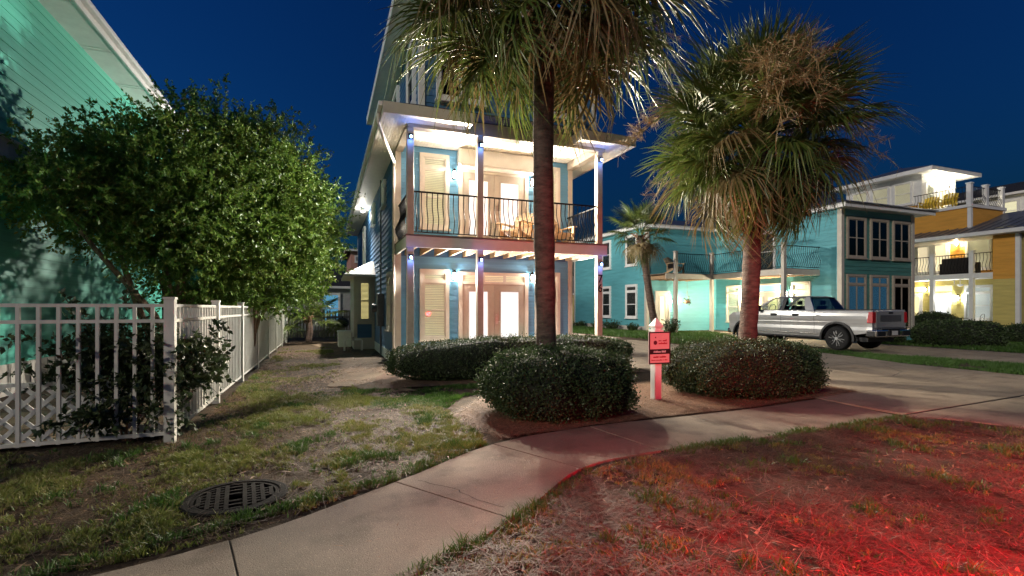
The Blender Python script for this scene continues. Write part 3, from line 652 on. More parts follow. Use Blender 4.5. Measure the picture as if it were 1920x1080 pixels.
# ------------------------------------------------------------------ orange and yellow house
OB = .26; O = thing('orange_house', 'orange and yellow house with lit balcony, roof deck and glazed tower room', 'house', (30, 12.9, OB))
mb = MB(); mb.box(31.62, 42, 12.9, 24, 0, 5.45); mb.build('wall', yellow, O)
LO = left(31.62)
siding(LO, O, yellow, 13.9, 24, OB, 3.05); siding(LO, O, orange, 13.9, 24, 3.25, 5.4, name='siding')
mb = MB(); mb.box(30.02, 31.7, 12.92, 13.85, 0, 5.35); mb.build('side_wing', yellow, O)
LW2 = left(30.02); siding(LW2, O, yellow, 13.0, 13.85, OB, 2.9); siding(LW2, O, orange, 13.0, 13.85, 2.9, 5.3, name='siding')
mb = MB(); mb.box(29.97, 30.12, 12.86, 13.02, OB, 5.3); mb.build('corner_board', white, O)
mb = MB(); mb.box(30.0, 31.62, 13.86, 20.5, 3.0, 3.24); mb.build('balcony_floor', white, O, bevel=.01)
for y in (14.7, 16.4, 18.2):
    m = MB(); m.box(29.98, 30.16, y-.09, y+.09, OB, 4.32); m.box(29.95, 30.19, y-.12, y+.12, 4.32, 4.37); m.build('post', white, O)
ZO = 3.24
for a, b in ((13.9, 14.6), (14.8, 16.3), (16.5, 18.1), (18.3, 20.4)): railing(O, (30.07, a), (30.07, b), ZO, .98, .13, out=(-1,0))
for a0, a1 in ((16.4, 17.25), (17.25, 18.1)): door(LO, O, a0, a1, ZO, 5.15, lit_warm, m=white)
window(LO, O, 14.6, 15.7, 3.5, 5.25, lit_warm, trim=white); window(LO, O, 14.55, 15.75, .9, 2.7, lit_cool, transom=2.3, trim=white)
sconce(O, LO, 16.05, 4.95, 26, (1,.82,.5), d=.03, size=1.2)
door(LO, O, 16.35, 17.3, OB+.05, 2.35, lit_cool, m=white); mb = MB(); LO.box(mb, 16.3, 17.4, 2.42, 2.72, .03, .05); mb.build('transom_light', lit_yel, O)
door(LO, O, 17.7, 18.6, OB+.05, 2.35, lit_yel, m=white); mb = MB(); LO.box(mb, 17.65, 18.65, 2.42, 2.72, .03, .05); mb.build('transom_light', lit_yel, O)
sconce(O, LO, 16.0, 2.05, 22, (.9,.95,1.0), d=.03, size=1.2); sconce(O, LO, 17.52, 2.55, 14, (1,.86,.6), d=.03)
mb = MB(); mb.tube([(30.2, 15.5, 2.97), (30.2, 15.5, 2.75)], .02, 6); mb.lathe([(.001,2.62),(.12,2.66),(.12,2.75)], (30.7,15.5,0), 10)
for k in range(4):
    t = k*math.pi/2+.5; mb.bar((30.7,15.5,2.72), (30.7+.6*math.cos(t), 15.5+.6*math.sin(t), 2.70), .12, .012)
mb.tube([(30.7,15.5,2.75),(30.7,15.5,3.0)], .02, 6); mb.build('ceiling_fan', white, O)
mb = MB(); mb.hexa([(29.55,12.45,5.12),(32.5,12.45,6.0),(32.5,24,6.0),(29.55,24,5.12)], [(29.55,12.45,5.2),(32.5,12.45,6.08),(32.5,24,6.08),(29.55,24,5.2)])
for k in range(28): mb.bar((29.55,12.5+k*.42,5.215),(32.4,12.5+k*.42,6.07),.03,.04)
mb.build('porch_roof', roofm, O)
mb = MB(); mb.box(29.5, 29.55, 12.4, 24, 5.02, 5.2); mb.box(29.55, 31.6, 12.6, 24, 5.0, 5.04); mb.build('eave_trim', white, O)
mb = MB(); mb.hexa([(31.9,12.45,5.9),(42,12.45,5.9),(42,15.2,5.9),(31.9,15.2,5.9)], [(34,12.45,6.6),(42,12.45,6.6),(42,15.2,6.6),(34,15.2,6.6)]); mb.build('lower_roof', roofm, O)
mb = MB(); mb.box(31.22, 34.2, 15.32, 24, 5.4, 6.75); mb.build('upper_wall', orange, O)
mb = MB(); mb.box(31.14, 34.3, 15.24, 24, 6.75, 6.9); mb.box(31.18, 31.34, 15.28, 15.44, 5.5, 6.75); mb.box(34.1, 34.24, 15.28, 15.44, 5.5, 6.75); mb.build('deck_trim', white, O)
for x, y in ((31.3,15.4),(32.7,15.4),(34.15,15.4)):
    m = MB(); m.box(x-.1,x+.1,y-.1,y+.1,6.9,7.98); m.box(x-.13,x+.13,y-.13,y+.13,7.98,8.04); m.build('post', white, O)
railing(O, (31.4,15.4), (32.6,15.4), 6.9, .95, .14); railing(O, (32.8,15.4), (34.05,15.4), 6.9, .95, .14); railing(O, (31.3,15.5), (31.3,18.0), 6.9, .95, .14, out=(-1,0))
mb = MB(); mb.box(32.2, 35.4, 18.1, 22.5, 6.9, 9.25); mb.build('tower_wall', white, O)
LTW, FTW = left(32.2), front(18.1)
mb = MB(); LTW.box(mb, 18.3, 22.3, 6.95, 7.5, 0, .02); mb.build('tower_siding', orange, O)
for k in range(3): window(LTW, O, 18.55+k*1.25, 19.6+k*1.25, 7.62, 8.98, lit_warm, trim=white, casing=.08)
door(FTW, O, 33.5, 34.5, 6.92, 8.9, lit_warm, m=white); window(FTW, O, 32.45, 33.25, 7.5, 8.8, lit_warm, trim=white)
sconce(O, FTW, 33.38, 8.75, 40, (1,.9,.7), d=.0, size=1.2); sconce(O, FTW, 34.75, 8.75, 30, (1,.9,.7), d=.0, size=1.2)
mb = MB(); mb.box(31.5, 36.1, 17.2, 23.1, 9.25, 9.3); mb.box(31.48, 31.5, 17.18, 23.1, 9.22, 9.45); mb.box(31.5, 36.1, 17.18, 17.2, 9.22, 9.45); mb.build('tower_eave', white, O)
mb = MB(); mb.hexa([(31.46,17.16,9.452),(36.12,17.16,9.452),(36.12,23.1,9.452),(31.46,23.1,9.452)], [(33.6,19.8,10.2),(33.9,19.8,10.2),(33.9,20.2,10.2),(33.6,20.2,10.2)]); mb.build('tower_roof', roofm, O)

# ------------------------------------------------------------------ houses further back
def far_house(name, label, x0, x1, y0, y1, zw, zr, wm, rm, wins=(), trim=white):
    h = thing(name, label, 'house', (x0, y0, 0)); m = MB(); m.box(x0, x1, y0, y1, 0, zw); m.build('wall', wm, h)
    m = MB(); e = .4; m.hexa([(x0-e,y0-e,zw),(x1+e,y0-e,zw),(x1+e,y1+e,zw),(x0-e,y1+e,zw)], [(x0+1.2,y0+2,zr),(x1-1.2,y0+2,zr),(x1-1.2,y1-2,zr),(x0+1.2,y1-2,zr)]); m.build('roof', rm, h)
    m = MB(); m.box(x0-e-.02,x1+e+.02,y0-e-.04,y0-e-.005,zw-.12,zw+.03); m.box(x0-e-.04,x0-e-.005,y0-e,y1+e,zw-.12,zw+.03); m.build('fascia', trim, h)
    for fc, a0, a1, b0, b1, bk in wins: window(fc, h, a0, a1, b0, b1, bk, trim=trim, blinds=False, mid=.5)
    return h
far_house('white_house', 'white house with dark hipped roof beyond the orange house', 42, 54, 14.5, 27, 9.0, 9.9, white, darkroof, [(left(42), 15+k*1.5, 16.2+k*1.5, 7.2, 8.6, lit_warm) for k in range(5)])
far_house('grey_house', 'low dark-roofed house with blue garage door behind the picket fence', -3.5, 1.6, 34, 42, 2.9, 4.8, mat('grey_siding', (.35,.36,.36), .6, .1, 3, .1), darkroof, [(front(34), -.3, .9, .5, 2.5, lit_blue)])
far_house('pink_house', 'pink stucco house with a flat-topped tower behind the blue house', 1.75, 8, 38, 46, 5.8, 6.2, pink, darkroof, [(front(38), 2.0, 2.6, 4.9, 5.4, dark)])
far_house('yellow_cottage', 'small pale cottage with metal roof and lit window past the driveway', 17.2, 22, 36, 41, 2.7, 4.3, yellow, roofm, [(left(17.2), 36.6, 37.6, .9, 2.3, lit_yel), (front(36), 17.6, 18.4, .8, 2.3, lit_yel)])

# ------------------------------------------------------------------ fences
PK = MB().box(-.016,.016,-.016,.016,0,1).mesh('picket', fencem)
def alu_fence(name, label, pts, h, post_at, gap=.165, pw=.075):
    """flat-top metal picket fence along a straight line; posts, rails and every picket apart"""
    p, q = Vector(pts[0]), Vector(pts[1]); L = (q-p).length; d = (q-p)/L
    f = thing(name, label, 'fence', (p.x, p.y, 0), group='white picket fence runs')
    for s in post_at:
        c = p+d*s; m = MB(); m.box(c.x-pw/2, c.x+pw/2, c.y-pw/2, c.y+pw/2, 0, h+.05); m.box(c.x-pw/2-.008, c.x+pw/2+.008, c.y-pw/2-.008, c.y+pw/2+.008, h+.05, h+.075); m.build('post', fencem, f)
    for a, b in zip(post_at, post_at[1:]):
        A, Bq = p+d*(a+pw/2), p+d*(b-pw/2)
        for z in (h-.02, h-.19, .11):
            m = MB(); m.bar((A.x,A.y,z), (Bq.x,Bq.y,z), .032, .036); m.build('rail', fencem, f)
        n = round((b-a)/gap)
        for i in range(1, n): c = p+d*(a+(b-a)*i/n); inst('picket', PK, f, (c.x, c.y, .085), (0,0,0), (1,1,h-.10))
    return f
FX, FY = -1.62, 6.47
pa = [i*2.44 for i in range(8)]
alu_fence('picket_fence', 'white metal picket fence running along the side yard beside the trees', ((FX, FY), (FX, FY+19)), 1.55, pa, pw=.1)
alu_fence('picket_fence', 'white metal picket fence facing the street in front of the lattice', ((FX, FY), (FX-7, FY-.15)), 1.55, [0, 2.44, 4.88, 6.9], pw=.09).children[0]
# lattice skirt behind the street-side fence
LT0, LT1, LH, LY = -5.0, -1.75, .64, 6.75
lt = thing('lattice_panel', 'white diagonal lattice panel standing behind the street-side fence', 'lattice', (LT0, LY, 0))
def lattice():
    st = .125; w = .042
    for s, dy in ((1, 0), (-1, .013)):
        k = LT0-LH-1
        while k < LT1+LH+1:
            pts = []
            a, b = (k, 0), (k+s*LH, LH)
            if s == 1: x0c, x1c = max(k, LT0), min(k+LH, LT1); z0c, z1c = x0c-k, x1c-k
            else: x0c, x1c = max(k-LH, LT0), min(k, LT1); z0c, z1c = k-x0c, k-x1c
            if x1c-x0c > .05:
                m = MB(); m.bar((x0c, LY+dy, z0c+.03), (x1c, LY+dy, z1c+.03), w, .011, up=(0,1,0)); m.build('slat', white, lt)
            k += st*1.414
lattice()
mb = MB(); mb.box(LT0, LT1, LY-.012, LY+.025, .66, .70); mb.build('cap_rail', white, lt)
# weathered picket gate across the back of the side yard
wood = mat('weathered_wood', (.26,.22,.18), .8, .25, 6, .3, stretch=(4,4,.6))
bf = thing('wooden_picket_fence', 'weathered wooden picket fence closing the end of the side yard', 'fence', (-1.5, 26.5, 0))
for z in (.35, 1.05):
    m = MB(); m.box(-1.9, 1.66, 26.54, 26.58, z-.05, z+.05); m.build('rail', wood, bf)
pkm = MB().poly([(-.045,-.012),(.045,-.012),(.045,.012),(-.045,.012)], 0, 1.28); pkm.hexa([(-.045,-.012,1.28),(.045,-.012,1.28),(.045,.012,1.28),(-.045,.012,1.28)], [(-.004,-.012,1.36),(.004,-.012,1.36),(.004,.012,1.36),(-.004,.012,1.36)])
pkm = pkm.mesh('picket', wood)
for i in range(26): inst('picket', pkm, bf, (-1.85+i*.137, 26.52, .05), (0, random.uniform(-.02,.02), 0), (1,1,random.uniform(.96,1.02)))
for x in (-1.9, -.1, 1.6): m = MB(); m.box(x-.05,x+.05,26.58,26.68,0,1.45); m.build('post', wood, bf)

# ------------------------------------------------------------------ pickup truck
silver = mat('silver_car_paint', (.55,.55,.54), .26, .03, 2, metal=.4)
blackp = mat('black_plastic', (.015,.015,.016), .5, .1, 12)
rubber = mat('tyre_rubber', (.014,.014,.014), .85, .2, 20, .3)
chrome = mat('chrome', (.75,.75,.75), .15, .03, 4, metal=1.0)
redlens = emit('tail_lens', (.42,.008,.012), .02)
plate = mat('licence_plate', (.7,.7,.66), .5, .1, 30)
seatm = mat('seat_fabric', (.03,.03,.032), .8, .1, 10)
def make_truck(name, label, loc, rz, lens, group=None):
    t = thing(name, label, 'pickup truck', loc, rz, group)
    yr, yf, wr, ar = 1.22, 4.95, .42, .535
    def arch(yc, zb):
        a0 = math.asin((zb-wr)/ar)
        return [(yc-ar*math.cos(a), wr+ar*math.sin(a)) for a in np.linspace(a0, math.pi-a0, 13)]
    o = [(.10,.66)]+arch(yr,.56)+[(yr+.62,.47),(yf-.62,.47)]+arch(yf,.50)+[(5.74,.44),(5.87,.62),(5.90,.98),(5.84,1.17),(5.62,1.28),(5.05,1.36),(4.5,1.40),(2.04,1.40),(2.03,1.36),(2.0,1.36),(1.99,1.40),(.13,1.40),(.10,1.37)]
    bm = bmesh.new()
    L = [bm.verts.new((-1, y, z)) for y, z in o]; Rr = [bm.verts.new((1, y, z)) for y, z in o]
    bm.faces.new(L); bm.faces.new(list(reversed(Rr)))
    for i in range(len(o)): j = (i+1) % len(o); bm.faces.new((L[j], L[i], Rr[i], Rr[j]))
    for z in (.6,.72,.84,.92,1.0,1.1,1.2,1.3,1.37): bmesh.ops.bisect_plane(bm, geom=bm.verts[:]+bm.edges[:]+bm.faces[:], plane_co=(0,0,z), plane_no=(0,0,1))
    for y in (.25, 5.4, 5.6, 5.75): bmesh.ops.bisect_plane(bm, geom=bm.verts[:]+bm.edges[:]+bm.faces[:], plane_co=(0,y,0), plane_no=(0,1,0))
    zs = [.44,.6,.72,.84,.92,1.0,1.1,1.2,1.3,1.37,1.41]; ws = [.955,.985,.99,.972,.976,.99,1.005,1.005,.99,.965,.94]
    for v in bm.verts:
        k = float(np.interp(v.co.z, zs, ws))
        if v.co.y > 5.2: k *= 1-.16*((v.co.y-5.2)/.7)**2
        if v.co.y < .3: k *= 1-.02*((.3-v.co.y)/.2)
        v.co.x *= k
    bmesh.ops.recalc_face_normals(bm, faces=bm.faces)
    me = bpy.data.meshes.new('body'); bm.to_mesh(me); bm.free(); me.materials.append(silver)
    body = link('body', me, t); md = body.modifiers.new('bevel', 'BEVEL'); md.width = .025; md.segments = 2; md.limit_method = 'ANGLE'; md.angle_limit = R(40)
    ORG[t.name] = (0,0,0)
    def part(mb, n, m, par=t, **k): return mb.build(n, m, par, local=True, **k)
    for yc in (yr, yf):
        m = MB(); m.box(-.74,.74,yc-.5,yc+.5,.36,.95); part(m, 'wheel_well', blackp)
        for s in (-1, 1):
            m = MB(); a = np.linspace(-.15, math.pi+.15, 17)
            for a0, a1 in zip(a, a[1:]):
                q = lambda r, x, an: (x*s, yc+r*math.cos(an), wr+r*math.sin(an))
                m.hexa([q(ar-.012,.93,a0),q(ar+.06,.93,a0),q(ar+.055,1.018,a0),q(ar-.012,1.022,a0)], [q(ar-.012,.93,a1),q(ar+.06,.93,a1),q(ar+.055,1.018,a1),q(ar-.012,1.022,a1)])
            part(m, 'wheel_arch_trim', blackp)
            w = MB(); w.lathe([(.27,-.13),(.36,-.135),(.405,-.115),(.42,-.07),(.42,.07),(.405,.115),(.36,.135),(.27,.13)], (s*.87, yc, wr), 32, 'x'); wh = part(w, 'wheel', rubber, smooth=True)
            w = MB(); xo = s*(.87+.085); w.lathe([(.275,.0),(.275,.01)] if s > 0 else [(.275,-.01),(.275,0)], (xo, yc, wr), 32, 'x'); part(w, 'rim_dish', blackp, wh)
            w = MB(); w.lathe([(.265,-.02),(.282,-.02),(.282,.02),(.265,.02)], (xo+s*.01, yc, wr), 32, 'x')
            for k in range(6):
                an = k*math.pi/3+.3
                for dl in (-.20,.20):
                    w.bar((xo+s*.03, yc+.05*math.cos(an), wr+.05*math.sin(an)), (xo+s*.03, yc+.17*math.cos(an+dl*1.1), wr+.17*math.sin(an+dl*1.1)), .03, .03)
                    w.bar((xo+s*.03, yc+.17*math.cos(an+dl*1.1), wr+.17*math.sin(an+dl*1.1)), (xo+s*.03, yc+.268*math.cos(an+dl*.8), wr+.268*math.sin(an+dl*.8)), .03, .03)
            w.lathe([(.055,-.03),(.055,.03)], (xo+s*.03, yc, wr), 12, 'x'); part(w, 'rim', mat('alloy_rim', (.75,.75,.74), .3, .03, 5, metal=.2), wh)
    hw = lambda z: .925-(z-1.39)/.48*.20
    # cab
    m = MB(); m.hexa([(-.725,2.36,1.86),(.725,2.36,1.86),(.70,3.80,1.86),(-.70,3.80,1.86)], [(-.62,2.5,1.925),(.62,2.5,1.925),(.60,3.66,1.925),(-.60,3.66,1.925)]); part(m, 'roof', silver, bevel=.03)
    for s in (-1, 1):
        def pil(yb0, yb1, yt0, yt1, mm, nm='pillar', th=.05, zt=1.87):
            m = MB(); b, tp = hw(1.385), hw(zt)
            m.hexa([(s*(b-th),yb0,1.385),(s*b,yb0,1.385),(s*b,yb1,1.385),(s*(b-th),yb1,1.385)], [(s*(tp-th),yt0,zt),(s*tp,yt0,zt),(s*tp,yt1,zt),(s*(tp-th),yt1,zt)]); return part(m, nm, mm)
        pil(4.50,4.66,3.72,3.84, silver); pil(3.27,3.40,3.22,3.34, blackp); pil(2.06,2.40,2.34,2.56, silver)
        m = MB(); P = lambda y, z, o=.0: (s*(hw(z)+o), y, z)
        m.add([P(3.40,1.40,-.02),P(4.48,1.40,-.02),P(3.74,1.84,-.02),P(3.34,1.84,-.02)], [(0,1,2,3)]); part(m, 'side_window', autoglass)
        m = MB(); m.add([P(2.40,1.40,-.02),P(3.27,1.40,-.02),P(3.22,1.84,-.02),P(2.56,1.84,-.02)], [(0,1,2,3)]); part(m, 'side_window', autoglass)
        m = MB(); m.bar(P(2.38,1.395,.012), P(4.55,1.395,.012), .03, .025); m.bar(P(2.5,1.865,.004), P(3.75,1.865,.004), .03, .035); part(m, 'window_trim', blackp)
        # mirror, handles, seams, rocker
        m = MB(); m.box(*sorted((s*.97, s*1.17)), 4.20, 4.32, 1.36, 1.58); m.bar((s*.9,4.3,1.40),(s*1.0,4.26,1.42),.05); part(m, 'door_mirror', blackp, bevel=.03)
        for y in (2.62, 3.52):
            m = MB(); m.box(*sorted((s*1.0, s*1.035)), y, y+.22, 1.205, 1.24); m.box(*sorted((s*.985, s*1.012)), y-.015, y+.235, 1.18, 1.27); part(m, 'door_handle', blackp, bevel=.008)
        m = MB()
        for y in (2.02, 3.33, 4.52):
            for z0, z1 in zip(zs[1:-2], zs[2:-1]):
                w0, w1 = np.interp(z0, zs, ws)+.0015, np.interp(z1, zs, ws)+.0015
                m.add([(s*w0,y-.005,z0),(s*w0,y+.005,z0),(s*w1,y+.005,z1),(s*w1,y-.005,z1)], [(0,1,2,3)])
        part(m, 'door_seam', blackp)
        m = MB(); m.box(*sorted((s*.90, s*1.0)), 1.80, 4.38, .40, .47); part(m, 'running_board', blackp, bevel=.015)
        m = MB(); m.box(*sorted((s*.975, s*.998)), 1.85, 4.35, .56, .585); part(m, 'side_trim', chrome)
        m = MB(); m.box(*sorted((s*.90, s*.965)), .12, 2.0, 1.395, 1.425); part(m, 'bed_rail_cap', blackp, bevel=.01)
        m = MB(); m.hexa([(s*.80,.07,.98),(s*1.0,.07,.98),(s*1.012,.24,.98),(s*.80,.24,.98)], [(s*.80,.07,1.34),(s*.97,.07,1.34),(s*.99,.20,1.34),(s*.80,.20,1.34)]); part(m, 'tail_light', lens, bevel=.012)
        m = MB(); m.hexa([(s*.55,5.70,1.0),(s*.86,5.60,1.0),(s*.86,5.76,1.0),(s*.55,5.90,1.0)], [(s*.55,5.70,1.14),(s*.86,5.60,1.14),(s*.86,5.74,1.14),(s*.55,5.88,1.14)]); part(m, 'headlight', chrome, bevel=.01)
    m = MB(); m.add([(-.86,4.64,1.40),(.86,4.64,1.40),(.68,3.82,1.86),(-.68,3.82,1.86)], [(0,1,2,3)]); part(m, 'windscreen', autoglass)
    m = MB(); m.add([(-.86,2.07,1.40),(.86,2.07,1.40),(.69,2.35,1.85),(-.69,2.35,1.85)], [(0,1,2,3)]); part(m, 'rear_window', reartint)
    m = MB(); m.bar((-.88,2.05,1.405),(.88,2.05,1.405),.05,.04); m.bar((-.70,2.34,1.86),(.70,2.34,1.86),.05,.03); part(m, 'rear_window_frame', blackp)
    for x in (-.42, .42):
        for y in (2.62, 3.55):
            m = MB(); m.hexa([(x-.24,y,1.38),(x+.24,y,1.38),(x+.24,y+.16,1.38),(x-.24,y+.16,1.38)], [(x-.2,y-.06,1.56),(x+.2,y-.06,1.56),(x+.2,y+.06,1.56),(x-.2,y+.06,1.56)]); m.box(x-.12,x+.12,y-.06,y+.03,1.60,1.76); part(m, 'seat', seatm, bevel=.03)
    m = MB(); m.tube([(-.42+.18*math.cos(a), 4.12-.04*math.sin(a), 1.46+.17*math.sin(a)) for a in np.linspace(0, 2*math.pi, 17)], .014, 5, cap=False); part(m, 'steering_wheel', blackp)
    m = MB(); m.box(-.86,.86,.14,1.95,1.392,1.415); part(m, 'bed_cover', blackp, bevel=.01)
    m = MB(); m.box(-.80,.80,.062,.115,.82,1.385); tg = part(m, 'tailgate', silver, bevel=.02)
    m = MB(); m.box(-.6,.6,.05,.061,1.02,1.24); part(m, 'tailgate_panel', mat('tailgate_grey', (.16,.16,.165), .35, .05, 5, metal=.3), tg, bevel=.006)
    m = MB(); m.box(-.12,.12,.045,.06,1.28,1.34); part(m, 'tailgate_handle', blackp, tg, bevel=.006)
    m = MB(); m.hexa([(-.97,-.02,.52),(.97,-.02,.52),(.99,.30,.52),(-.99,.30,.52)], [(-.96,-.05,.76),(.96,-.05,.76),(.995,.28,.76),(-.995,.28,.76)]); bp = part(m, 'rear_bumper', chrome, bevel=.04)
    m = MB(); m.box(-.7,.7,-.06,.1,.755,.79); m.box(-.30,.30,-.062,-.03,.56,.75); part(m, 'bumper_step', blackp, bp)
    m = MB(); m.box(-.16,.16,-.072,-.063,.58,.72); part(m, 'licence_plate', plate, bp)
    for s in (-1, 1): m = MB(); m.box(*sorted((s*.50,s*.93)), -.055,-.02,.555,.70); m.box(*sorted((s*.985,s*1.0)), .02,.24,.555,.70); part(m, 'bumper_recess', blackp, bp)
    m = MB(); m.box(-.78,.78,5.80,5.93,.60,1.14); part(m, 'grille', blackp, bevel=.02)
    m = MB(); m.box(-.86,.86,5.70,5.97,.42,.62); part(m, 'front_bumper', chrome, bevel=.05)
    m = MB(); m.box(-.75,.75,.35,5.6,.34,.48); part(m, 'chassis', blackp)
    m = MB(); m.box(-1.0,-.988,1.78,1.94,1.06,1.22); part(m, 'fuel_flap', silver)
    return t
truck = make_truck('pickup_truck', 'silver crew-cab pickup truck parked on the drive of the teal house', (17.62, 10.75, .035), R(4), redlens)

# unseen second pickup, added to carry the red brake light over the verge
braking = emit('lit_brake_lens', (1.0,.03,.03), 1.2)
t2 = make_truck('pickup_truck', 'unseen silver pickup truck added at the kerb for its red brake light', (4.3, -.75, .02), R(180), braking)
for s in (-1, 1):
    lamp('brake_light_glow', (s*.90, -.02, 1.16), 1000, (1.0, .0, .02), t2, .10, spot=R(88), aim=(.30*s-.05, -1, -1.15), blend=.75)
    lamp('added_red_spot', (s*.90, -.02, 1.18), (420 if s < 0 else 200), (1.0, .02, .04), t2, .10, spot=R(34 if s < 0 else 20), aim=((-.55, -7.5, .45) if s < 0 else (.25, -7.6, 1.3)), blend=.7)  # extra narrow spots added to redden the sign and palm trunks

# ------------------------------------------------------------------ sign post
sp = thing('sign_post', 'white post with pointed finial carrying a small framed sign in the mulch bed', 'sign', (5.05, 6.66, 0))
mb = MB(); mb.box(4.985, 5.115, 6.60, 6.73, 0, 1.12); mb.build('post', white, sp, bevel=.012)
mb = MB(); mb.box(4.965,5.135,6.58,6.75,1.12,1.155); mb.hexa([(5.0,6.615,1.155),(5.1,6.615,1.155),(5.1,6.715,1.155),(5.0,6.715,1.155)], [(4.965,6.58,1.21),(5.135,6.58,1.21),(5.135,6.75,1.21),(4.965,6.75,1.21)])
mb.hexa([(4.965,6.58,1.21),(5.135,6.58,1.21),(5.135,6.75,1.21),(4.965,6.75,1.21)], [(5.045,6.66,1.345),(5.055,6.66,1.345),(5.055,6.67,1.345),(5.045,6.67,1.345)]); mb.build('finial', white, sp)
FS = front(6.585); m = MB(); FS.box(m, 4.84, 5.26, .60, 1.12, 0, .016); sb = m.build('sign_board', mat('sign_face', (.74,.50,.48), .45, .03, 6), sp)
m = MB()
for a0,a1,z0,z1 in ((4.84,5.26,1.10,1.12),(4.84,5.26,.60,.62),(4.84,4.86,.62,1.10),(5.24,5.26,.62,1.10)): FS.box(m, a0,a1,z0,z1,.016,.022)
FS.box(m, 4.86, 5.24, .76, .84, .016, .020)
inkm = mat('black_sign_print', (.015,.012,.012), .5, .1, 10); m.build('sign_border', inkm, sb)
m = MB(); m.lathe([(.034,0),(.034,.004)], (4.965, 6.569-.004, .945), 16, 'y'); m.lathe([(.012,0),(.012,.004)], (4.968, 6.569-.004, 1.03), 10, 'y'); m.build('sign_logo', mat('maroon_print', (.10,.01,.03), .5, .1, 10), sb)
def scrawl(a0, a1, z, h, mm, nm, seed):
    """small print: a row of letter-sized strokes"""
    rr = random.Random(seed); m = MB(); a = a0
    while a < a1-.008:
        w = rr.uniform(.006, .013)
        if rr.random() > .15: FS.box(m, a, a+w*.75, z, z+h*rr.choice((.65,.65,1)), .016, .0185 if mm is not inkw else .0225)
        a += w
    m.build(nm, mm, sb)
inkw = mat('white_sign_print', (.75,.72,.70), .5, .05, 10); inkr = mat('red_sign_print', (.42,.03,.05), .5, .05, 10)
scrawl(5.03,5.20,.965,.03,inkr,'lettering',1); scrawl(5.03,5.20,.92,.03,inkr,'lettering',2); scrawl(4.93,5.17,.785,.032,inkw,'lettering',3); scrawl(4.92,5.18,.70,.034,inkr,'lettering',4); scrawl(4.89,5.21,.655,.018,inkr,'lettering',5)

# ------------------------------------------------------------------ drain cover in the lawn
mh = thing('drain_cover', 'round cast-iron drain cover set in the lawn', 'drain cover', (-.66, 4.38, -.02), R(8)); ORG[mh.name] = (0,0,0)
m = MB(); m.lathe([(.375,-.05),(.375,.045),(.36,.052),(.318,.052),(.312,.040),(.312,-.05)], n=48); m.build('frame', castiron, mh, local=True)
m = MB(); m.lathe([(.308,-.05),(.308,.010)], n=40); m.build('sump', mat('sump_dark', (.008,.007,.006), .9, .1, 4), mh, local=True)
m = MB(); m.lathe([(.308,.012),(.308,.044),(.282,.046),(.282,.012)], n=40)
k = -4
for k in range(-4, 5):
    x = k*.0625
    if k == 0: continue
    w = .03
    h = math.sqrt(max(0, .284**2-(abs(x)+w/2)**2)); m.box(x-w/2, x+w/2, -h, h, .014, .047)
for k in range(-4, 4):
    xc = (k+.5)*.0625
    if k in (-1, 0): continue
    j = -5
    for j in range(-5, 6):
        y = j*.058+(.029 if k % 2 else 0)
        if xc*xc+y*y < .26**2: m.box(xc-.017, xc+.017, y-.013, y+.013, .016, .043)
for y in (-.24,-.16,-.08,.08,.16,.24): m.box(-.05,.05,y-.014,y+.012,.016,.04)
m.build('grate', castiron, mh, local=True)

# ------------------------------------------------------------------ furniture
def adirondack(name, label, loc, rz, m, group):
    t = thing(name, label, 'chair', loc, rz, group); ORG[t.name] = (0,0,0); sl = lambda mb, n: mb.build(n, m, t, local=True)
    for k in range(6):
        a = (k-2.5)*.105; mb = MB(); mb.bar((a*.85, .22, .28), (a*1.12, .52, .98-abs(k-2.5)*.035), .09, .02, up=(0,1,0)); sl(mb, 'back_slat')
    for k in range(6): y = -.30+k*.095; mb = MB(); z = .40-k*.022; mb.box(-.27,.27,y-.04,y+.04,z-.01,z+.01); sl(mb, 'seat_slat')
    for s in (-1, 1):
        mb = MB(); mb.box(s*.34-.06,s*.34+.06,-.34,.32,.585,.61); sl(mb, 'arm')
        mb = MB(); mb.box(s*.30-.02,s*.30+.02,-.32,-.22,0,.585); sl(mb, 'leg')
        mb = MB(); mb.bar((s*.285,-.3,.36),(s*.285,.52,.06),.03,.1); sl(mb, 'leg')
        mb = MB(); mb.box(s*.31-.015,s*.31+.015,.24,.30,.2,.585); sl(mb, 'arm_support')
    mb = MB(); mb.bar((-.30,.34,.60),(.30,.34,.60),.03,.07); sl(mb, 'back_rail'); return t
chairwood = mat('tan_chair_wood', (.42,.29,.16), .65, .2, 6, .2); yelp = mat('yellow_chair_paint', (.70,.50,.03), .5, .08, 6)
adirondack('adirondack_chair', 'tan wooden slatted chair in front of the upper balcony doors', (4.72, 12.15, ZD), R(-55), chairwood, 'chairs on the blue house balcony')
adirondack('adirondack_chair', 'tan wooden slatted chair by the corner of the upper balcony', (6.05, 12.3, ZD), R(8), chairwood, 'chairs on the blue house balcony')
adirondack('adirondack_chair', 'yellow slatted chair by the railing corner of the orange house roof deck', (31.75, 16.6, 6.9), R(-80), yelp, 'yellow chairs on the roof deck')
adirondack('adirondack_chair', 'yellow slatted chair beside the tower wall on the orange house roof deck', (31.9, 17.6, 6.9), R(-80), yelp, 'yellow chairs on the roof deck')
adirondack('adirondack_chair', 'wooden chair on the dark deck of the teal house', (17.3, 21.2, ZT), R(10), chairwood, None)
st = thing('side_table', 'small wooden slatted table between the balcony chairs', 'table', (5.35, 12.1, ZD)); ORG[st.name] = (5.35, 12.1, ZD)
for k in range(5): m = MB(); m.box(5.12+k*.095,5.205+k*.095,11.9,12.3,ZD+.42,ZD+.445); m.build('top_slat', chairwood, st)
for x in (5.15,5.55):
    for y in (11.94,12.26): m = MB(); m.box(x-.025,x+.025,y-.025,y+.025,ZD,ZD+.418); m.build('leg', chairwood, st)
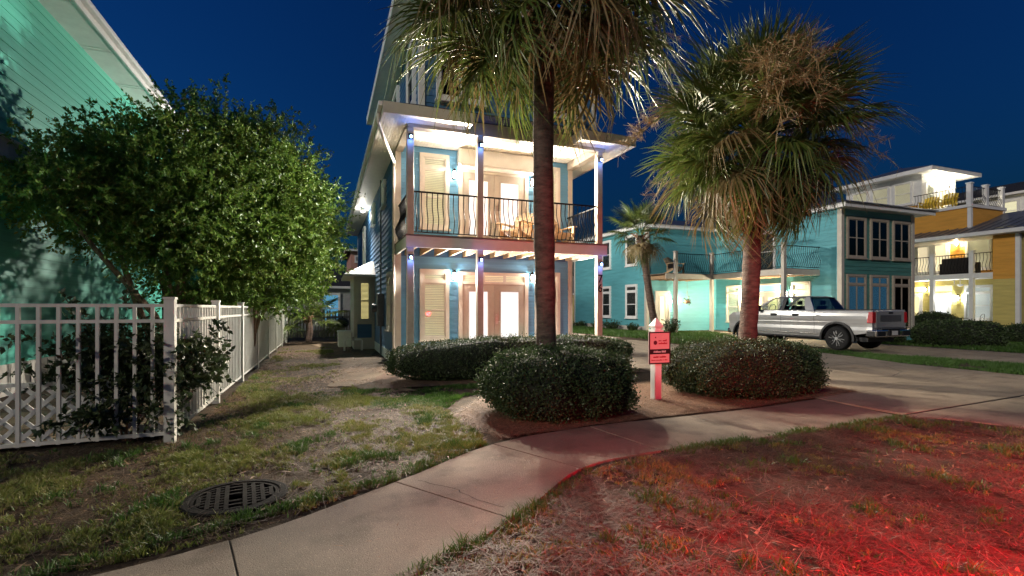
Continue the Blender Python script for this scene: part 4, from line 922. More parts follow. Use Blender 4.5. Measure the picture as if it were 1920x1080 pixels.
sf = thing('outdoor_sofa', 'dark wicker outdoor sofa on the orange house balcony', 'sofa', (30.75, 15.5, ZO))
wick = mat('dark_wicker', (.018,.015,.013), .7, .3, 40, .6)
m = MB(); m.box(30.35,30.5,14.9,16.15,ZO+.05,ZO+.85); m.build('backrest', wick, sf, bevel=.04)
m = MB(); m.box(30.5,31.1,14.9,16.15,ZO+.05,ZO+.38); m.build('seat', wick, sf, bevel=.03)
for y in (14.82,16.15): m = MB(); m.box(30.35,31.1,y,y+.1,ZO+.02,ZO+.6); m.build('arm', wick, sf, bevel=.03)
bt = thing('bistro_table', 'black iron cafe table on the ground-floor porch of the orange house', 'table', (30.6, 15.4, OB)); m = MB(); m.lathe([(.36,.72),(.36,.745)], (30.6,15.4,OB), 20); m.build('table_top', iron, bt)
m = MB(); m.tube([(30.6,15.4,OB+.02),(30.6,15.4,OB+.72)], .025, 8)
for k in range(3): a = k*2.09; m.bar((30.6,15.4,OB+.2),(30.6+.3*math.cos(a),15.4+.3*math.sin(a),OB+.01),.025)
m.build('base', iron, bt)
for k, (y, rz, where) in enumerate(((14.75, 0, 'near the porch corner'), (16.05, 180, 'near the porch post'))):
    c = thing('bistro_chair', 'black iron cafe chair at the porch table, '+where, 'chair', (30.6, y, OB), R(rz), 'cafe chairs on the orange porch'); ORG[c.name] = (0,0,0)
    m = MB(); m.lathe([(.2,.44),(.2,.46)], n=16); m.build('seat', iron, c, local=True)
    m = MB(); m.tube([(-.18,-.16,0),(-.18,-.17,.45),(-.17,-.22,.85),(-.08,-.25,.95),(.08,-.25,.95),(.17,-.22,.85),(.18,-.17,.45),(.18,-.16,0)], .012, 6); m.tube([(-.15,-.21,.7),(0,-.2,.8),(.15,-.21,.7)], .008, 5); m.build('back_frame', iron, c, local=True)
    for s in (-1,1): m = MB(); m.tube([(s*.15,.12,.45),(s*.18,.18,0)], .012, 6); m.build('leg', iron, c, local=True)
# side yard odds and ends
gr = thing('covered_grill', 'black kettle grill on legs by the side-yard fence', 'grill', (.75, 24.6, 0))
m = MB(); m.lathe([(.05,.55),(.24,.62),(.30,.78),(.27,.93),(.15,1.03),(.03,1.06),(.03,1.12),(.001,1.12)], (.75,24.6,0), 20); m.build('kettle', blackp, gr, smooth=True)
for k in range(3): a = k*2.09+.4; m = MB(); m.tube([(.75+.18*math.cos(a),24.6+.18*math.sin(a),.64),(.75+.3*math.cos(a),24.6+.3*math.sin(a),0)], .014, 6); m.build('leg', blackp, gr)
bx = thing('storage_box', 'pale plastic storage box against the bay window', 'box', (.72, 20.4, 0)); m = MB(); m.box(.45,.93,20.0,20.8,0,.55); m.build('bin', white, bx, bevel=.03); m = MB(); m.box(.42,.95,19.97,20.83,.552,.62); m.build('lid', white, bx, bevel=.02)
pv = thing('water_pipe', 'white water pipe loop standing beside the bay window', 'pipe', (.95, 18.2, 0)); m = MB(); m.tube([(.62,18.2,0),(.62,18.2,.36),(.66,18.2,.40),(1.16,18.2,.40),(1.2,18.2,.36),(1.2,18.2,0)], .035, 8); m.build('riser', white, pv, smooth=True); m = MB(); m.lathe([(.001,.34),(.06,.36),(.06,.46),(.001,.50)], (.9,18.2,0), 10); m.build('valve', steel, pv)
pb = thing('stone_ball', 'pale round stone beside the water pipe', 'stone', (.75, 17.8, .08)); m = MB(); m.lathe([(.001,-.09),(.06,-.075),(.095,0),(.065,.07),(.001,.09)], (.75,17.8,.08), 12); m.build('ball', concrete, pb, smooth=True)
# hairline cracks in the paving
crackm = mat('crack', (.06,.05,.04), .9, .1, 8)
def crack(parent, pts, z, w=.008):
    m = MB(); r = random.Random(len(pts)*3+1); P = []
    for a, b in zip(pts, pts[1:]):
        for k in range(6): t = k/6; P.append((a[0]+(b[0]-a[0])*t+r.uniform(-.012,.012), a[1]+(b[1]-a[1])*t+r.uniform(-.012,.012)))
    P.append(pts[-1])
    for a, b in zip(P, P[1:]):
        d = Vector((b[0]-a[0], b[1]-a[1])).normalized(); nx, ny = -d.y*w/2*r.uniform(.5,1.3), d.x*w/2
        m.add([(a[0]-nx,a[1]-ny,gz(*a)+z),(a[0]+nx,a[1]+ny,gz(*a)+z),(b[0]+nx,b[1]+ny,gz(*b)+z),(b[0]-nx,b[1]-ny,gz(*b)+z)], [(0,1,2,3)])
    m.build('crack', crackm, parent)
crack(walk, [(.75,4.25),(1.0,3.95),(1.08,3.68),(1.25,3.45)], .0135)
crack(drv, [(9.6,7.9),(10.6,7.3),(11.6,7.1)], .0135, .014); crack(drv, [(11.6,7.1),(12.6,7.5),(13.6,8.5)], .0135, .014); crack(drv, [(11.6,7.1),(12.6,6.2)], .0135, .010); crack(drv, [(11.0,9.6),(12.4,9.0),(14.4,9.2)], .0135, .02)

# ------------------------------------------------------------------ vegetation
def nrm(a): return a/np.maximum(1e-6, np.linalg.norm(a, axis=1, keepdims=True))
def leaf_quads(P, D, ln, wd, rng, fold=.25):
    """leaf = folded diamond of two triangles at P pointing along D"""
    n = len(P); D = nrm(D); U = nrm(np.cross(D, rng.normal(size=(n,3)))); N = np.cross(D, U)
    ln = ln[:,None]; wd = wd[:,None]; mid = P+D*ln*.45+N*(-fold)*wd
    V = np.stack([P, mid+U*wd*.5+N*fold*wd, P+D*ln-N*ln*.08, mid-U*wd*.5+N*fold*wd], 1).reshape(-1,3)
    b = np.arange(n)[:,None]*4
    return V, np.concatenate([b+np.array([[0,1,2]]), b+np.array([[0,2,3]])], 1).reshape(-1,3)
def foliage_mesh(name, tw, m, rng, per=16, size=(.05,.095), wr=.46, spread=.9):
    """tw: twigs (n,7) = base xyz, dir xyz, length; leaves set along each"""
    n = len(tw); t = rng.uniform(.08,1,(n,per)); B = tw[:,None,:3]; D = nrm(tw[:,3:6])[:,None,:]; L = tw[:,6][:,None,None]
    P = (B+D*L*t[...,None]); sag = (t**2)[...,None]*L*np.array([0,0,-.18]); P = (P+sag).reshape(-1,3)
    dr = np.repeat(D, per, 1).reshape(-1,3)*.6+rng.normal(size=(n*per,3))*spread*.6+np.array([0,0,-.12])
    ln = rng.uniform(*size, n*per); V, F = leaf_quads(P, dr, ln, ln*wr*rng.uniform(.8,1.2,n*per), rng)
    # the twigs themselves
    tip = tw[:,:3]+nrm(tw[:,3:6])*tw[:,6:7]*.9+np.array([0,0,-.12])*tw[:,6:7]; w = .006
    a = tw[:,:3]; VV = np.stack([a+np.array([w,0,0]), a-np.array([w,0,0]), tip], 1).reshape(-1,3); k = len(V)
    FF = (np.arange(n)[:,None]*3+np.array([[0,1,2]]))+k
    return npmesh(name, np.concatenate([V,VV]), np.concatenate([F,FF]), m)
def lump_twigs(lumps, n, rng, inner=.45, L=(.3,.55), up=.35):
    out = []; vol = np.array([l[3]**2 for l in lumps]); vol = vol/vol.sum()
    idx = rng.choice(len(lumps), n, p=vol); c = np.array([l[:3] for l in lumps])[idx]; r = np.array([l[3] for l in lumps])[idx]
    sq = np.array([l[4] if len(l) > 4 else .9 for l in lumps])[idx]
    d = nrm(rng.normal(size=(n,3))); rad = r*(inner+(1-inner)*rng.uniform(0,1,n)**.6)*(1+.22*np.sin(d[:,0]*5+d[:,2]*7+idx)*np.cos(d[:,1]*6))
    off = d*rad[:,None]; off[:,2] *= sq
    P = c+off; D = d+np.array([0,0,up])+rng.normal(size=(n,3))*.45
    return np.concatenate([P-nrm(D)*.15, D, rng.uniform(*L, n)[:,None]], 1)
def tree(name, label, base, stems, lumps, n, seed, shoots=20, per=16):
    rng = np.random.default_rng(seed); t = thing(name, label, 'tree', base)
    m = MB(); rr = random.Random(seed)
    for k in range(stems):
        a = k*2.4; l = lumps[k % len(lumps)]
        p0 = Vector((base[0]+.25*math.cos(a), base[1]+.25*math.sin(a), -.05)); p3 = Vector(l[:3])
        p1 = p0.lerp(p3,.3)+Vector((rr.uniform(-.12,.12), rr.uniform(-.12,.12), .35)); p2 = p0.lerp(p3,.65)+Vector((rr.uniform(-.15,.15), rr.uniform(-.15,.15), .3))
        r0 = rr.uniform(.05,.085); m.tube([p0,p0.lerp(p1,.5)+Vector((.03,0,0)),p1,p2,p3], [r0,r0*.92,r0*.8,r0*.55,.015], 8)
        for j in range(5):
            q = p2.lerp(p3, rr.random()); e = q+Vector((rr.uniform(-1,1), rr.uniform(-1,1), rr.uniform(.1,.9)))*l[3]*.7
            m.tube([q, q.lerp(e,.5)+Vector((0,0,.1)), e], [r0*.35,r0*.2,.006], 5)
    m.build('trunk', bark, t, smooth=True)
    tw = lump_twigs(lumps, n, rng)
    sh = []
    for k in range(shoots):
        l = lumps[rng.integers(len(lumps))]; d = np.array([rng.normal()*.6, rng.normal()*.6, 1.]); d /= np.linalg.norm(d)
        p = np.array(l[:3])+d*l[3]*.85
        for j in range(7): q = p+np.array([0,0,1])*j*.085+rng.normal(size=3)*.03; sh.append([*q, *(rng.normal(size=3)*.6+np.array([0,0,.6])), .22])
    tw = np.concatenate([tw, np.array(sh)]) if shoots else tw
    me = foliage_mesh('crown', tw, treeleaf, rng, per); o = link('crown', me, t); o.location = tuple(-x for x in base); return t
tree('leafy_tree', 'broad multi-stemmed green tree behind the fence against the sea-green house', (-3.0,12.3,0), 7,
     [(-3.0,12.0,3.9,1.75),(-4.0,11.1,3.5,1.05),(-2.4,12.6,4.9,1.4),(-3.7,11.7,4.3,.85),(-1.9,12.2,3.3,1.3),(-4.3,10.2,3.5,.6),(-2.8,11.4,3.2,1.15),(-2.5,12.3,2.3,1.1)], 6200, 11, 30, 20)
tree('leafy_tree', 'rounded multi-stemmed green tree over the fence, brightly lit by the porch', (-1.95,13.6,0), 6,
     [(-1.5,13.3,4.85,1.4),(-.55,13.1,4.0,1.05),(-.40,13.0,3.05,.85),(-2.0,13.3,3.9,1.6),(-1.0,12.8,3.1,1.15),(-1.35,12.6,3.95,1.1),(-1.5,12.7,2.25,.95),(-.8,13.0,2.15,.75)], 6000, 12, 26, 20)
tree('leafy_tree', 'smaller tree at the far end of the side fence', (-2.3,18.2,0), 4, [(-2.2,18,3.6,1.8),(-1.2,17.6,2.8,1.3),(-2.8,18,4.4,1.4),(-1.0,18.6,3.6,1.2)], 1500, 13, 6)
def vine():
    rng = np.random.default_rng(21); b = (-2.05, 6.75, 0); t = thing('fence_shrub', 'dark leafy shrub growing through the corner of the white fence', 'shrub', b)
    L = [(-2.15,6.80,1.0,.42,1.0),(-1.80,6.70,.95,.38,1.1),(-2.45,6.78,1.05,.34),(-1.72,6.66,.5,.36,1.1),(-2.0,6.62,.6,.36),(-2.6,6.7,.75,.25),(-1.42,6.75,1.0,.26),(-1.38,6.95,.72,.28),(-2.25,6.45,.35,.26,.7),(-1.45,7.2,.95,.2)]
    tw = lump_twigs(L, 620, rng, .3, (.18,.36), .1)
    ex = []
    for (p, d, n) in (((-2.6,6.6,1.1),(-1,-.15,.25),7),((-2.6,6.6,.8),(-1,-.1,.1),6),((-1.4,7.1,.9),(.35,1,-.1),7),((-1.4,7.3,1.15),(.25,1,.35),6),((-2.1,6.7,1.4),(.1,0,1),5),((-2.55,6.7,1.35),(-.3,0,1),4),((-2.4,6.4,.35),(-.8,-.3,-.1),4)):
        p = np.array(p); d = np.array(d); d = d/np.linalg.norm(d)
        for j in range(n): ex.append([*(p+d*j*.075), *(d+rng.normal(size=3)*.4), .16])
    tw = np.concatenate([tw, np.array(ex)])
    o = link('foliage', foliage_mesh('foliage', tw, vineleaf, rng, 12, (.05,.085), .58, 1.0), t); o.location = tuple(-x for x in b)
    m = MB(); rr = random.Random(4)
    for k in range(8):
        l = L[k]; m.tube([(b[0]+rr.uniform(-.1,.1), b[1]+rr.uniform(-.05,.05), 0), (b[0]*.5+l[0]*.5, b[1]*.5+l[1]*.5, l[2]*.55), (l[0], l[1], l[2]+.1)], [.014,.010,.004], 5)
    m.build('stem', bark, t)
vine()
def hedge(name, label, c, rx, ry, h, n, seed, power=3.2, leaf=(.026,.042), group=None, rot=0.0, top=.9):
    rng = np.random.default_rng(seed); t = thing(name, label, 'hedge', (c[0], c[1], gz(*c)), rot, group); ORG[t.name] = (0,0,0)
    def surf(d, s=1.0):
        q = (np.abs(d[:,0]/rx)**power+np.abs(d[:,1]/ry)**power+np.abs(d[:,2]/(h*.55))**power)**(-1/power)
        lump = 1+.05*np.sin(d[:,0]*9+seed)*np.cos(d[:,1]*8+1)+.035*np.sin(d[:,2]*11+d[:,0]*5)+.03*np.sin(d[:,0]*23+seed*2)*np.sin(d[:,1]*19+d[:,2]*17)
        return d*(q*lump*s)[:,None]+np.array([0,0,h*.45])
    a = rng.normal(size=(n*2,3)); a[:,0] *= rx; a[:,1] *= ry; a[:,2] *= h*.55; d = nrm(a)
    P = surf(d); P = P[P[:,2] > .02][:n]; d = d[:len(P)]
    dd = nrm(P-np.array([0,0,h*.45])); P = P-dd*(rng.uniform(0,1,len(P))**2*.10)[:,None]+dd*(rng.uniform(0,1,len(P))**9*.12)[:,None]
    D = dd*.7+rng.normal(size=P.shape)*.75+np.array([0,0,.25]); ln = rng.uniform(*leaf, len(P)); V, F = leaf_quads(P, D, ln, ln*.62, rng, .15)
    link('foliage', npmesh('foliage', V, F, hedgeleaf), t)
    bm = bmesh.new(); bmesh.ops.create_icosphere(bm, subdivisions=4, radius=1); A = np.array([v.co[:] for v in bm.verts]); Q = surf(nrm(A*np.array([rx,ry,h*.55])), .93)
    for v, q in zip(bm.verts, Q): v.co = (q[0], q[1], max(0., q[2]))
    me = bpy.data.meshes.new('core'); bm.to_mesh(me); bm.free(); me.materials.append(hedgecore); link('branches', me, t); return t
hedge('boxwood_hedge', 'rounded clipped hedge around the foot of the tall palm', (3.15,6.42), 1.05, .95, .93, 26000, 31, 2.6)
hedge('boxwood_hedge', 'wide clipped hedge around the leaning palm beside the sign', (6.98,6.72), 1.42, .98, .93, 27000, 32, 2.6)
hedge('boxwood_hedge', 'long low clipped hedge along the front of the blue house porch', (4.15,10.15), 2.92, .62, .86, 30000, 33, 3.0)
hedge('boxwood_hedge', 'dark round bush beside the wide hedge of the orange house', (26.9,14.6), 1.0, .9, 1.3, 6000, 34, 2.4, (.05,.08))
hedge('boxwood_hedge', 'wide dark hedge in front of the orange house porch', (23.4,11.9), 1.45, .75, 1.0, 9000, 35, 2.8, (.05,.08), rot=R(-40))
hedge('boxwood_hedge', 'small dark bush by the corner of the orange house', (28.0,11.9), .7, .6, .8, 4000, 36, 2.4, (.05,.08))
hedge('boxwood_hedge', 'dark bush between the truck and the teal house corner', (22.6,14.0), .7, .55, 1.25, 4000, 37, 2.6, (.05,.08))
def plant(name, label, c, r, h, n, seed, m=vineleaf, group=None):
    rng = np.random.default_rng(seed); z = gz(*c); t = thing(name, label, 'plant', (c[0],c[1],z), 0, group)
    a = rng.uniform(0, 6.28, n); rr = r*np.sqrt(rng.uniform(0,1,n)); B = np.stack([rr*np.cos(a)*.4, rr*np.sin(a)*.4, np.zeros(n)],1)
    tw = np.concatenate([B, np.stack([np.cos(a)*rr/h*.9, np.sin(a)*rr/h*.9, np.ones(n)],1), rng.uniform(.5,1,n)[:,None]*h], 1)
    link('foliage', foliage_mesh('foliage', tw, m, rng, 14, (.07,.12), .5, 1.0), t)
for i, (x, y, r, h, lab) in enumerate(((15.6,22.6,.35,.55,'leafy plant under the near side window of the teal house'), (15.55,24.6,.55,.75,'dark bushy plant between the side windows of the teal house'),
        (15.6,26.3,.4,.5,'low plant under the far side window of the teal house'), (15.6,28.6,.6,.6,'plant by the back corner of the teal house'), (16.0,19.9,.5,1.0,'leafy plant beside the deck post of the teal house'))):
    plant('garden_plant', lab, (x, y), r, h, 60, 50+i, group='plants around the teal house')
plant('grass_clump', 'spiky dark plant at the corner of the orange house', (29.0,10.4), .6, .8, 80, 60)
rng = np.random.default_rng(5)
link('fern', foliage_mesh('fern', np.concatenate([rng.normal(size=(30,3))*.05, rng.normal(size=(30,3))+np.array([0,0,.2]), np.full((30,1),.22)],1), vineleaf, rng, 8, (.05,.09), .4), hb, (0,0,.16))

# ---- palms: trunk, leaf bases, each fan leaf, flower stalks
def frond_mesh(seed, droop, m, nseg=54, pet=.85, bl=.92):
    rr = random.Random(seed); mb = MB()
    pts = [Vector((pet*t, 0, .10*math.sin(t*2.2)-droop*.16*t*t)) for t in (0,.25,.5,.75,1)]
    mb.tube(pts, [.022,.018,.014,.011,.009], 5)
    c = pts[-1]
    for i in range(nseg):
        th = (i/(nseg-1)-.5)*2*R(128)+rr.uniform(-.05,.05)
        st = c+Vector((.28*(1-abs(th)/R(128)), 0, -.05*droop)); ln = bl*(.62+.38*math.cos(th*.62))*rr.uniform(.74,1.10)
        d = Vector((math.cos(th), math.sin(th), .10+.22*abs(math.sin(th)))).normalized(); s = Vector((-math.sin(th), math.cos(th), 0)); dr = droop*rr.uniform(.7,1.35)
        prev = None; k = len(mb.v); T = (0,.3,.62,1.0); Wd = (.008,.029,.022,.002)
        for t, w in zip(T, Wd):
            p = st+d*(ln*t*(1-.12*dr*t*t))+Vector((0,0,-dr*.52*ln*t**2.3))+s*(rr.uniform(-.06,.06)*t)
            mb.v += [tuple(p-s*w/2+Vector((0,0,.010 if t < .9 else 0))), tuple(p), tuple(p+s*w/2+Vector((0,0,.010 if t < .9 else 0)))]
        for j in range(3):
            a = k+j*3; mb.f += [(a,a+1,a+4,a+3),(a+1,a+2,a+5,a+4)]
    return mb.mesh('fan_leaf', m, fix=False)
FG_ = [frond_mesh(s, d, frondg) for s, d in ((1,.35),(2,.6),(3,.85),(4,1.1),(5,1.4))]
FD_ = [frond_mesh(s, d, frondd) for s, d in ((6,1.2),(7,1.5),(8,1.75))]
def stalk_mesh(seed, nb=30):
    """arching flower stalk: a rib, drooping side branches, fine twigs along each"""
    rng = np.random.default_rng(seed); m = MB(); C = lambda x: np.array([1.75*x, 0, .60*math.sin(x*2.0)-.85*x**3])
    ts = np.linspace(0,1,10); m.tube([tuple(C(x)) for x in ts], [.017*(1-.75*x) for x in ts], 5)
    A = []; Bq = []
    for k in range(nb):
        x = .22+.78*(k+.5)/nb; p = C(x); an = k*2.4+rng.normal()*.3; L = (.62-.36*x)*rng.uniform(.7,1.2)
        d = np.array([.55+.3*x, math.cos(an)*.8, math.sin(an)*.65]); d /= np.linalg.norm(d)
        pts = [p+d*L*t+np.array([0,0,-.28*L*t*t]) for t in np.linspace(0,1,5)]; m.tube([tuple(q) for q in pts], [.006,.005,.004,.003,.002], 3)
        for j in range(22):
            t = rng.uniform(.15,1); i = min(3, int(t*4)); q = pts[i]+(pts[i+1]-pts[i])*(t*4-i); e = d*.5+rng.normal(size=3)*.75; e /= np.linalg.norm(e)
            A.append(q); Bq.append(q+e*rng.uniform(.05,.15)+np.array([0,0,-.02]))
    A = np.array(A); Bq = np.array(Bq); n = len(A); w = nrm(rng.normal(size=(n,3)))*.0032
    q = npmesh('flower_stalk', np.stack([A-w, A+w, Bq+w*.6, Bq-w*.6],1).reshape(-1,3), np.arange(n*4).reshape(-1,4), panicle, 4)
    bm = bmesh.new(); bm.from_mesh(q); bm.from_mesh(m.mesh('x', panicle)); bm.to_mesh(q); bm.free(); return q
ST_ = [stalk_mesh(1), stalk_mesh(2)]
_b = MB(); _b.tube([(0,0,0),(.05,0,.12),(.15,0,.24),(.24,0,.28)], [.055,.05,.035,.022], 6); BOOT = _b.mesh('leaf_base', bootm)
def palm(name, label, base, top, rad, n, size, seed, stalks=0, boots=26, drymix=.35, group=None, lowest=-62):
    rr = random.Random(seed); z0 = gz(base[0], base[1]); base = (base[0], base[1], z0); t = thing(name, label, 'palm tree', base, 0, group)
    m = MB(); B = Vector(base); Tp = Vector(top); N = 26; pts = []; rs = []
    for i in range(N+1):
        s = i/N; p = B.lerp(Tp, s); p += Vector((.05*math.sin(s*3+seed), .04*math.cos(s*2.6+seed), 0))*math.sin(s*math.pi)
        pts.append(p); rs.append(rad*(1.12 if i == 0 else 1.0)*(1+.055*rr.uniform(-1,1))*(1+.10*sm((s-.8)/.2)))
    m.tube(pts, rs, 18); m.build('trunk', palmbark, t, smooth=True)
    for k in range(boots):
        a = k*2.4+rr.uniform(-.2,.2); s = 1-.24*(k/boots)*rr.uniform(.7,1.1)*min(1, 4/Tp.z); p = B.lerp(Tp, s)
        inst('leaf_base', BOOT, t, (p.x+rad*.85*math.cos(a), p.y+rad*.85*math.sin(a), p.z-.02), (0, rr.uniform(-.5,.35), a), (1,1,rr.uniform(.8,1.2)))
    for k in range(n):
        f = (k+.5)/n; el = 82-(82-lowest)*f**.92+rr.uniform(-9,9); a = k*2.399963+rr.uniform(-.15,.15)
        dry = el < -20 and rr.random() < drymix+.25 or el < 5 and rr.random() < drymix*.5
        me = rr.choice(FD_) if dry else FG_[min(4, max(0, int((75-el)/28)+rr.randint(-1,1)))]
        sc = size*rr.uniform(.86,1.1)*(1 if el > -30 else .92)
        inst('fan_leaf', me, t, (Tp.x+rad*.5*math.cos(a), Tp.y+rad*.5*math.sin(a), Tp.z+.12+.22*f*-1+.1), (rr.uniform(-.6,.6), -R(el), a+rr.uniform(-.25,.25)), (sc, sc, sc))
    for k in range(stalks):
        a = k*2.1+rr.uniform(-.4,.4); inst('flower_stalk', ST_[k % 2], t, (Tp.x, Tp.y, Tp.z+.2), (0, -R(rr.uniform(-8,30)), a), (size*1.25,)*3)
    return t
palm('sabal_palm', 'tall fan palm with straight trunk rising from the rounded hedge', (3.14,6.80), (3.16,6.86,6.4), .155, 92, 1.34, 3, 3, drymix=.2, lowest=-48)
palm('sabal_palm', 'fan palm with leaning trunk and brown flower stalks rising from the wide hedge', (6.98,6.74), (7.42,6.85,4.5), .15, 118, 1.10, 8, 13, 16, .25, lowest=-68)
palm('sabal_palm', 'slender leaning palm in front of the teal house', (14.9,19.6), (13.8,19.4,4.9), .17, 30, .9, 5, 0, 12, .3)
palm('sabal_palm', 'small low palm at the far end of the side yard', (-.7,23.2), (-.7,23.2,1.0), .14, 22, 1.0, 6, 0, 6, .1, lowest=-25)

# ---- grass, dry grass, pine straw
def noise2(x, y, s, seed): return np.array([mnoise.noise((a*s, b*s, seed)) for a, b in zip(x, y)])
def inpoly(x, y, P):
    ins = np.zeros(len(x), bool); j = len(P)-1
    for i in range(len(P)):
        xi, yi = P[i]; xj, yj = P[j]; c = ((yi > y) != (yj > y)) & (x < (xj-xi)*(y-yi)/(yj-yi+1e-12)+xi); ins ^= c; j = i
    return ins
def blades(name, polys, dens, m, h=(.03,.08), w=.005, lean=.5, thr=None, nscale=1.3, seed=1, holes=(), flat=False):
    rng = np.random.default_rng(seed); X = []; Y = []
    for P in polys:
        P = np.array(P); lo_, hi_ = P.min(0), P.max(0); n = int((hi_-lo_).prod()*dens); x = rng.uniform(lo_[0],hi_[0],n); y = rng.uniform(lo_[1],hi_[1],n); k = inpoly(x,y,P); X.append(x[k]); Y.append(y[k])
    x = np.concatenate(X); y = np.concatenate(Y)
    for hx, hy, hr in holes: k = (x-hx)**2+(y-hy)**2 > hr*hr; x, y = x[k], y[k]
    sc = np.ones(len(x))
    if thr is not None:
        q = noise2(x, y, nscale, seed*1.7)+.55*noise2(x, y, nscale*3.3, seed*2.9)+.6*noise2(x, y, nscale*9, seed*.9); k = q+rng.normal(size=len(x))*.10 > thr; x, y = x[k], y[k]; sc = np.clip(.6+(q[k]-thr)*1.0, .5, 1.35)
    n = len(x); z = np.array([gz(a,b) for a,b in zip(x,y)]); hh = rng.uniform(*h,n)*sc; a = rng.uniform(0,6.283,n); lx = rng.normal(size=n)*lean; ly = rng.normal(size=n)*lean
    wx = np.cos(a)*w*rng.uniform(.6,1.3,n); wy = np.sin(a)*w
    z0 = z+(.0 if not flat else rng.uniform(0,.022,n)); up_ = hh if not flat else hh*rng.uniform(-.05,.28,n)
    b = np.stack([x,y,z0-.004 if not flat else z0+.004],1); W = np.stack([wx,wy,np.zeros(n)],1); mid = b+np.stack([lx*hh*.4,ly*hh*.4,up_*.62],1); tip = b+np.stack([lx*hh,ly*hh,up_],1)
    V = np.stack([b-W, b+W, mid+W*.7, mid-W*.7, tip],1).reshape(-1,3); i = np.arange(n)[:,None]*5
    F = np.concatenate([i+np.array([[0,1,2]]), i+np.array([[0,2,3]]), i+np.array([[3,2,4]])],1).reshape(-1,3)
    return tag(link(name, npmesh(name, V, F, m)), kind='stuff')
man = [(-.66,4.38,.36)]
lawnL = [(-4.6,3.35),(-1.9,3.34),(-.58,3.66),(.56,4.36),(1.66,5.16),(1.75,6.2),(1.55,8.0),(.7,8.4),(-.5,9.6),(-1.5,12),(-1.55,6.55),(-4.6,6.35)]
o = blades('lawn_grass', [lawnL], 9500, grassm, (.03,.075), .005, .55, .27, 1.25, 2, man); tag(o, 'patchy green and yellowing grass on the lawn left of the sidewalk', 'grass')
o = blades('lawn_thatch', [lawnL], 2600, strawm, (.03,.08), .003, .9, -.05, 1.6, 4, man, flat=True); tag(o, 'dry thatch lying between the grass tufts left of the sidewalk', 'thatch')
lawnR = [(-3.0,1.85),(-1.7,1.95),(-.25,2.30),(1.28,3.16),(2.27,3.96),(3.3,4.18),(4.6,4.18),(6.1,4.28),(7.4,4.38),(7.85,4.0),(8.3,2.8),(8.5,.9),(6.5,.5),(2,.2),(-.5,.9)]
o = blades('verge_dry_grass', [lawnR], 8500, vergem, (.035,.11), .0036, .95, -.10, 1.4, 6, flat=True); tag(o, 'dry brown grass on the verge between sidewalk and kerb', 'grass')
o = blades('verge_grass', [lawnR], 6500, grassm, (.025,.06), .005, .6, .48, 1.5, 8); tag(o, 'green tufts scattered through the dry verge', 'grass')
edge = [[(-.5,2.2),(1.28,3.10),(2.27,3.90),(2.32,4.04),(1.20,3.26),(-.3,2.40)], [(.56,4.31),(1.66,5.10),(1.6,5.3),(.45,4.5)], [(-1.9,3.29),(.56,4.31),(.5,4.45),(-1.9,3.42)], [(3.3,4.1),(7.4,4.3),(7.4,4.46),(3.3,4.24)]]
o = blades('verge_runners', [lawnR, lawnL], 420, vergem, (.10,.24), .003, .95, None, 1, 19, man, flat=True); tag(o, 'long pale dead runners lying over the grass', 'thatch')
o = blades('verge_tufts', [lawnR], 5200, lush, (.05,.11), .005, .5, .52, 1.9, 20); tag(o, 'taller green weeds standing in the dry verge', 'weeds')
o = blades('lawn_tufts', [lawnL], 5200, lush, (.05,.10), .005, .5, .50, 1.9, 23, man); tag(o, 'taller green tufts standing in the left lawn', 'grass')
o = blades('edge_grass', edge, 5000, lush, (.03,.07), .004, .6, -.3, 2.5, 10, man); tag(o, 'green grass fringing the edges of the sidewalk', 'grass')
strip = [[(14.6,4.5),(17.3,4.5),(17.1,6.6),(16.85,9.9),(16.7,13.2),(16.85,15.8),(13.3,15.4),(16.0,13),(15.4,10.6),(14.65,8.6)]]
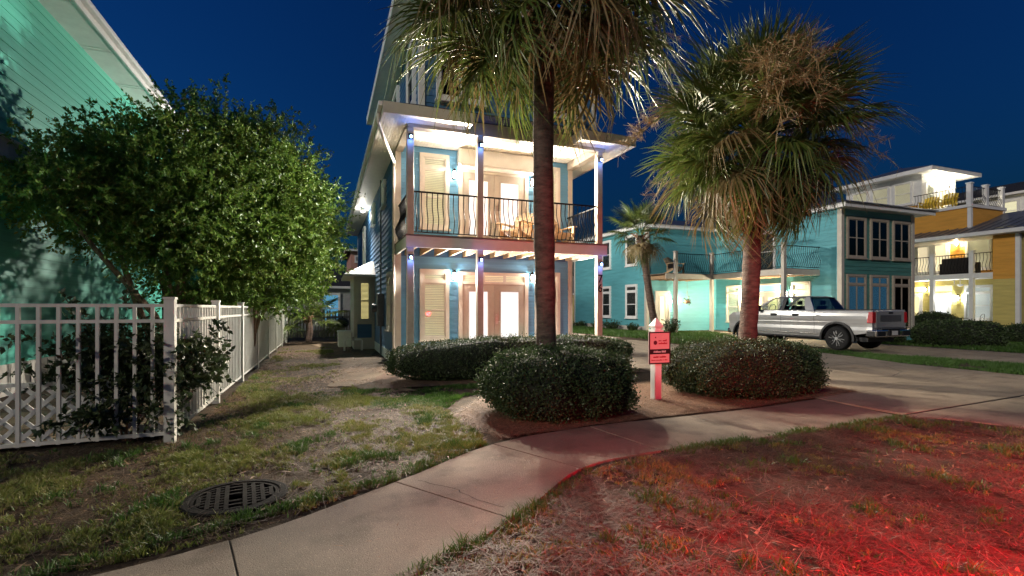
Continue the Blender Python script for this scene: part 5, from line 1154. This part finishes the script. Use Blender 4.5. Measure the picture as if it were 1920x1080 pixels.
o = blades('strip_grass', strip, 1500, lush, (.04,.09), .008, .5, -.5, .8, 12); tag(o, 'green grass strip between the two driveways', 'grass')
far = [[(13.4,15.5),(16.8,15.8),(18.2,19.8),(15.9,22),(15.9,30),(11.5,30),(11.8,18.5)],[(21.7,6),(30,6),(30,13),(25,14.7),(21.7,14.3)]]
o = blades('garden_grass', far, 420, lush, (.05,.11), .013, .5, -.5, .8, 14); tag(o, 'green grass around the teal and orange houses', 'grass')
o = blades('back_lawn_grass', [[(.6,7.6),(1.7,7.2),(2.2,8.1),(4.6,8.3),(4.8,9.2),(1.2,9.3),(-.4,9.4)]], 6000, lush, (.025,.06), .0045, .5, -.05, 1.3, 15); tag(o, 'bright green grass patch beside the rounded hedge', 'grass')
bed = [[(1.85,5.25),(3.1,5.5),(6.1,5.65),(8.9,6.0),(9.1,7.6),(7.4,8.4),(5.2,8.2),(4.2,7.9),(2.6,8.0),(1.6,6.6)]]
o = blades('pine_straw', bed, 3400, pinestraw, (.06,.16), .0028, 1.0, None, 1, 16, flat=True); tag(o, 'brown pine straw mulch around the hedges and sign', 'mulch')
o = blades('side_grass', [[(-1.5,7.5),(.6,8),(.4,12),(.2,20),(-1.5,20)]], 3000, grassm, (.025,.06), .006, .6, .25, .9, 29); tag(o, 'thin patchy grass in the side yard beside the fence', 'grass')
o = blades('leaf_litter', [[(-1.5,7.2),(1.0,7.5),(1.6,9.5),(1.5,19),(-1.5,19)]], 900, pinestraw, (.03,.07), .008, .8, -.2, 1.1, 18, flat=True); tag(o, 'fallen leaves on the side-yard ground', 'leaf litter')
o = blades('fallen_leaves', [lawnL, lawnR], 60, pinestraw, (.035,.065), .012, .8, None, 1, 25, man, flat=True); tag(o, 'small brown fallen leaves scattered over the lawns', 'leaf litter')
o = blades('walk_litter', [[tuple(p) for p in up]+[tuple(p) for p in reversed(lo)], [(7.6,4.6),(14.4,5.2),(14.5,8.5),(8.5,8)]], 26, pinestraw, (.015,.05), .004, .9, None, 1, 27, flat=True); o.location.z = .012; tag(o, 'needles and grit scattered over the paving', 'leaf litter')
